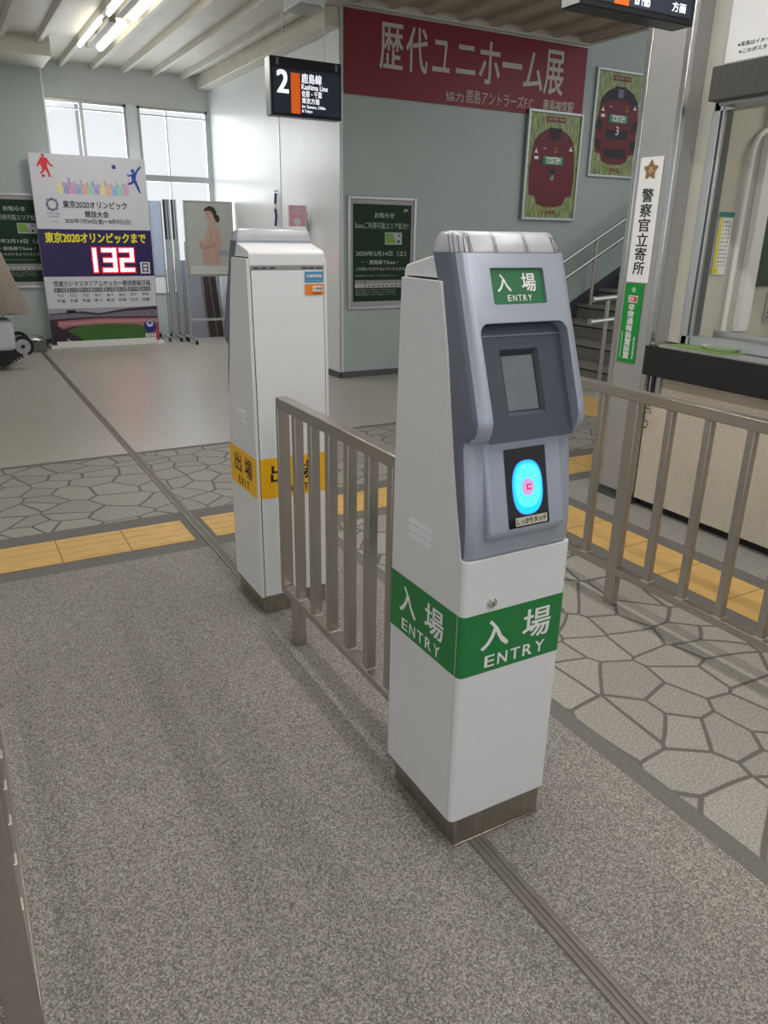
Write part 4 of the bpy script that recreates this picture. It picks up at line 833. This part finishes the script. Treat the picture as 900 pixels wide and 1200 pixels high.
# folded partitions
PBL = mat('partition_blue_white', '#b8c4d8', 0.45)
for k, (x, y, z1, lab) in enumerate(((2.45, 10.50, 1.73, 'pale blue folded partition screen nearest the countdown board'), (2.63, 10.45, 1.75, 'folded partition screen with dark upper edge, middle of the stack'), (2.725, 10.42, 1.75, 'slim folded partition screen with aluminium edge nearest the display stand'))):
    r = thing('partition_screen', lab, 'partition', (x, y, 0), 0, 'folded partition screens')
    wk = (0.17, 0.085, 0.07)[k]
    MB().box((0, 0, 0.82 if k == 0 else 1.27), (wk, 0.025, z1), PBL if k == 0 else mat('partition_dark', '#3a3c48', 0.5)).build('panel', r, bevel=0.003)
    for xx in ((0, wk-0.016) if k == 0 else (0.0, wk*0.36, wk*0.72)):
        MB().box((xx, -0.008, 0.07), (xx+0.017, 0.03, z1 if (k == 0 or xx > 0.02) else 1.27), ALU).build('upright', r, bevel=0.003)
    if k: MB().box((0.0, 0.0, 0.07), (wk, 0.02, 1.27), mat('partition_pale', '#b4b8be', 0.5)).build('lower_panel', r)
    MB().box((0, -0.010, 0.80 if k == 0 else 0.30), (wk, 0.028, 0.825 if k == 0 else 0.325), ALU).build('rail', r)
    MB().box((wk/2-0.015, -0.28, 0.055), (wk/2+0.015, 0.28, 0.078), ALU).build('foot', r, bevel=0.003)
    for yy in (-0.26, 0.26): MB().tube((wk/2-0.012, yy, 0.027), (wk/2+0.012, yy, 0.027), 0.027, RUBBER, 14).build('caster', r)
for k in range(2):
    r = thing('leaning_board', ('grey board leaning on the wall behind the display stand', 'dark brown board leaning on the wall behind the display stand')[k], 'board', ((2.86, 3.17)[k], 10.5, 0), 0)
    MB().prism([(0, 0), (0.02, 0), (0.32, 1.0), (0.30, 1.0)], 'x', 0, (0.30, 0.18)[k], mat(('lean_grey', 'lean_brown')[k], ('#8c8e98', '#3a2c2a')[k], 0.6)).build('sheet', r, bevel=0.002)
    tmx = MB()
    tmx.prism([(-0.006, 0), (0.0, 0), (0.30, 1.0), (0.294, 1.0)], 'x', (0.28, 0.08)[k], (0.30, 0.10)[k], mat('lean_edge', '#6a5c58', 0.6)); tmx.build('edge_strip', r)
# AED box + sign, wall strap
ae = thing('aed_sign', 'small pink AED sign projecting from the white side wall above the exit gate', 'sign', (XS, 7.70, 1.445))
MB().box((-0.225, 0, 0), (-0.04, 0.02, 0.20), mat('aed_pink', '#eeaec2', 0.5)).box((-0.04, 0, 0), (-0.028, 0.02, 0.20), PWHITE).build('sign_panel', ae, bevel=0.002)
MB().prism([(-0.028, 0.20), (0.0, -0.03), (0.0, -0.2), (-0.028, 0.0)], 'y', 0.0, 0.02, mat('aed_bracket', '#a8aeac', 0.5)).build('bracket', ae)
F = Face(ae, (-0.225, 0, 0), (1, 0, 0), (0, 0, 1), 0.001); tm = MB(); F.text(tm, 'AED', 0.03, 0.12, 0.155, 0.175, PWHITE, 2, 0.01); F.ell(tm, 0.092, 0.045, 0.04, 0.036, PWHITE, 2); F.rect(tm, 0, 0, 0.012, 0.2, PWHITE, 1); tm.build('lettering', ae)
us = thing('hanging_strap', 'blue and white strap hanging from a hook on the white side wall', 'strap', (XS, 8.55, 1.45))
MB().path([(-0.02, 0, 0.34), (-0.03, 0.01, 0.2), (-0.03, -0.02, 0.1), (-0.03, 0.01, 0)], 0.016, mat('strap_blue', '#3a4a78', 0.6), 8).build('strap', us, smooth=True)
MB().tube((0, 0, 0.36), (-0.04, 0, 0.36), 0.006, ALU).box((-0.045, -0.015, 0.18), (-0.02, 0.015, 0.23), PWHITE).build('hook', us)

# ================================================================== COVERED STAIR CLIMBER, LEFT
cr = thing('stair_climber', 'tracked stair climber with white body under a beige cloth cover, at the left edge', 'machine', (0.35, 8.95, 0))
CL = mat('cloth_beige', '#8d8278', 0.85, var=0.08, scale=6, bump=0.4, bscale=30)
rings = []
for z, rx, ry in ((1.26, 0.05, 0.05), (1.24, 0.16, 0.14), (1.15, 0.24, 0.2), (0.95, 0.30, 0.24), (0.75, 0.37, 0.28), (0.60, 0.42, 0.31), (0.56, 0.425, 0.315)):
    rings.append([Vector((rx*math.cos(2*PI*i/36)*(1+0.05*math.sin(i*1.7)*(1.26-z)), ry*math.sin(2*PI*i/36)*(1+0.05*math.sin(i*1.7)*(1.26-z)), z+0.02*math.sin(i*1.1)*(1.26-z))) for i in range(36)])
MB().loft(rings, CL).build('cloth_cover', cr, smooth=True, angle=80)
MB().box((-0.40, -0.26, 0.20), (0.24, 0.16, 0.50), mat('climber_white', '#c4c4ca', 0.45)).build('body', cr, bevel=0.05, seg=4)
MB().box((-0.35, -0.17, 0.05), (0.18, 0.17, 0.22), mat('climber_navy', '#20222c', 0.5)).build('chassis', cr, bevel=0.02)
MB().tube((0.1, -0.18, 0.5), (0.12, -0.18, 0.75), 0.014, SEAM).build('handle_stem', cr)
for sy in (-0.22, 0.17):
    pts = [(0.30+0.090*math.cos(a), 0.235+0.090*math.sin(a)) for a in [(-0.35+i*0.2)*1.0 for i in range(12)]] + [(0.2, 0.33), (0.0, 0.20), (-0.1, 0.03), (0.10, 0.05)]
    tkm = MB().prism(pts, 'y', sy, sy+0.05, RUBBER); 
    for i in range(14):
        a = -1.0+i*0.22; x, z = 0.30+0.096*math.cos(a), 0.235+0.096*math.sin(a)
        tkm.tube((x, sy, z), (x, sy+0.05, z), 0.012, RUBBER, 6)
    for i in range(7):
        x, z = 0.10+i*0.03, 0.045+i*0.014; tkm.tube((x, sy, z), (x, sy+0.05, z), 0.013, RUBBER, 6)
    tko = tkm.build('track', cr)
    MB().tube((0.30, sy-0.008, 0.235), (0.30, sy+0.058, 0.235), 0.074, mat('wheel_grey', '#a0a0a6', 0.5), 28).tube((0.30, sy-0.014, 0.235), (0.30, sy+0.06, 0.235), 0.02, SEAM, 14).build('wheel', tko, bevel=0.004)
    MB().tube((0.02, sy+0.01, 0.03), (0.02, sy+0.04, 0.03), 0.03, RUBBER, 16).build('caster', cr)
sb = thing('step_plate', 'low grey metal ramp box against the left wall beside the countdown board', 'ramp', (0.86, 10.1, 0))
MB().prism([(-0.14, 0), (0.14, 0), (0.14, 0.14), (0.08, 0.16), (-0.14, 0.02)], 'y', -0.16, 0.2, mat('ramp_grey', '#6c6a68', 0.35, 0.5)).build('ramp_body', sb, bevel=0.006)
sdm = MB(); rings = []
for i in range(7):
    a = PI*i/6; rings.append([Vector((-0.10+0.14*i/6*1.5, -0.10+0.09*math.cos(q), 0.14+0.05*max(0, math.sin(q))*math.sin(a)+0.002)) for q in [2*PI*j/14 for j in range(14)]])
sdm.loft(rings, ALU).build('scoop', sb, smooth=True, angle=60)

# ================================================================== STAIRS
STP = floor_mat('stair_stone', '#77736c', '#807c75', '#8a867e', 120, 0.3, 0.05, 0.6)
sr = thing('staircase', 'grey stone staircase climbing right along the back wall behind the pillar', 'stairs', (5.6, 5.28, 0))
NOS = mat('nosing_metal', '#a8a49c', 0.35, 0.6); DKR = mat('nosing_dark', '#2c2a28', 0.6)
for k in range(14):
    x = k*0.305; z = (k+1)*0.163
    s_ = MB().box((x, 0, 0 if k == 0 else z-0.163-0.0), (x+0.305+(0.0), 1.665, z), STP).build('step', sr)
    MB().box((x-0.012, 0.0, z-0.028), (x+0.035, 1.665, z+0.002), NOS).box((x-0.006, 0.0, z-0.045), (x, 1.665, z-0.028), DKR).build('nosing', s_)
skirt = MB(); skirt.prism([(0.0, 0.0), (4.27, 2.29), (4.27, 2.55), (-0.02, 0.22), (-0.25, 0.0)], 'y', 1.652, 1.668, mat('skirting_dark', '#3c4048', 0.6)).build('skirting', sr)
def handrail(label, y, level_x0, x_top=9.4, base=5.6, flip=False):
    r = thing('handrail', label, 'handrail', (base, y, 0), 0, 'stair handrails')
    sl = 0.163/0.305
    for nm, h in (('upper_rail', 0.86), ('lower_rail', 0.66)):
        mb = MB(); pts = [(level_x0, 0, h+0.0)] if level_x0 < -0.05 else []
        pts += [(-0.05, 0, h+0.02), (0.03, 0, h+0.04)] + [(0.2+i*0.5, 0, h+0.05+(0.2+i*0.5)*sl-0.05) for i in range(8)]
        mb.path(pts, 0.023, CHROME, 14)
        if level_x0 < -0.05: mb.tube((level_x0, 0, h), (level_x0-0.03, 0, h), 0.028, CHROME, 16)
        mb.build(nm, r, smooth=True, angle=60)
    for px in ([level_x0+0.17] if level_x0 < -0.05 else []) + [0.97, 2.2]:
        zb = 0 if px < 0 else (math.floor(px/0.305)+1)*0.163
        zt = 0.86 if px < 0 else 0.86+px*sl
        MB().tube((px, 0, zb), (px, 0, zt-0.01), 0.019, STEEL, 14).build('post', r, smooth=True)
    return r
handrail('double chrome handrail climbing along the far wall side of the stairs', 6.78, 0.0)
handrail('double chrome handrail with level ends on the near side of the stairs', 5.30, -0.42)

# ================================================================== CEILING LAMPS
TUBE = mat('lamp_tube', '#ffffff', 0.4, emit='#fffaf0', estr=7)
def lamp(label, loc):
    r = thing('ceiling_lamp', label, 'lamp', loc, 0, 'tube lamps near the windows')
    MB().box((-0.03, -0.62, -0.06), (0.03, 0.62, 0.06), mat('lamp_body', '#77736a', 0.5)).box((-0.08, -0.05, -0.04), (0.08, 0.05, 0.0), mat('lamp_body', '#77736a', 0.5)).build('fitting', r, bevel=0.004)
    for x in (-0.10, 0.10): MB().path([(x, -0.56, -0.05), (x, -0.54, -0.05), (x, 0.54, -0.05), (x, 0.56, -0.05)], 0.035 if x > 0 else 0.022, TUBE, 12).build('tube', r, smooth=True, angle=60)
    return r
lamp('twin tube ceiling lamp nearest the window wall, upper left', (1.72, 8.72, 3.19)); lamp('twin tube ceiling lamp cut off by the top edge', (1.74, 7.30, 3.19))
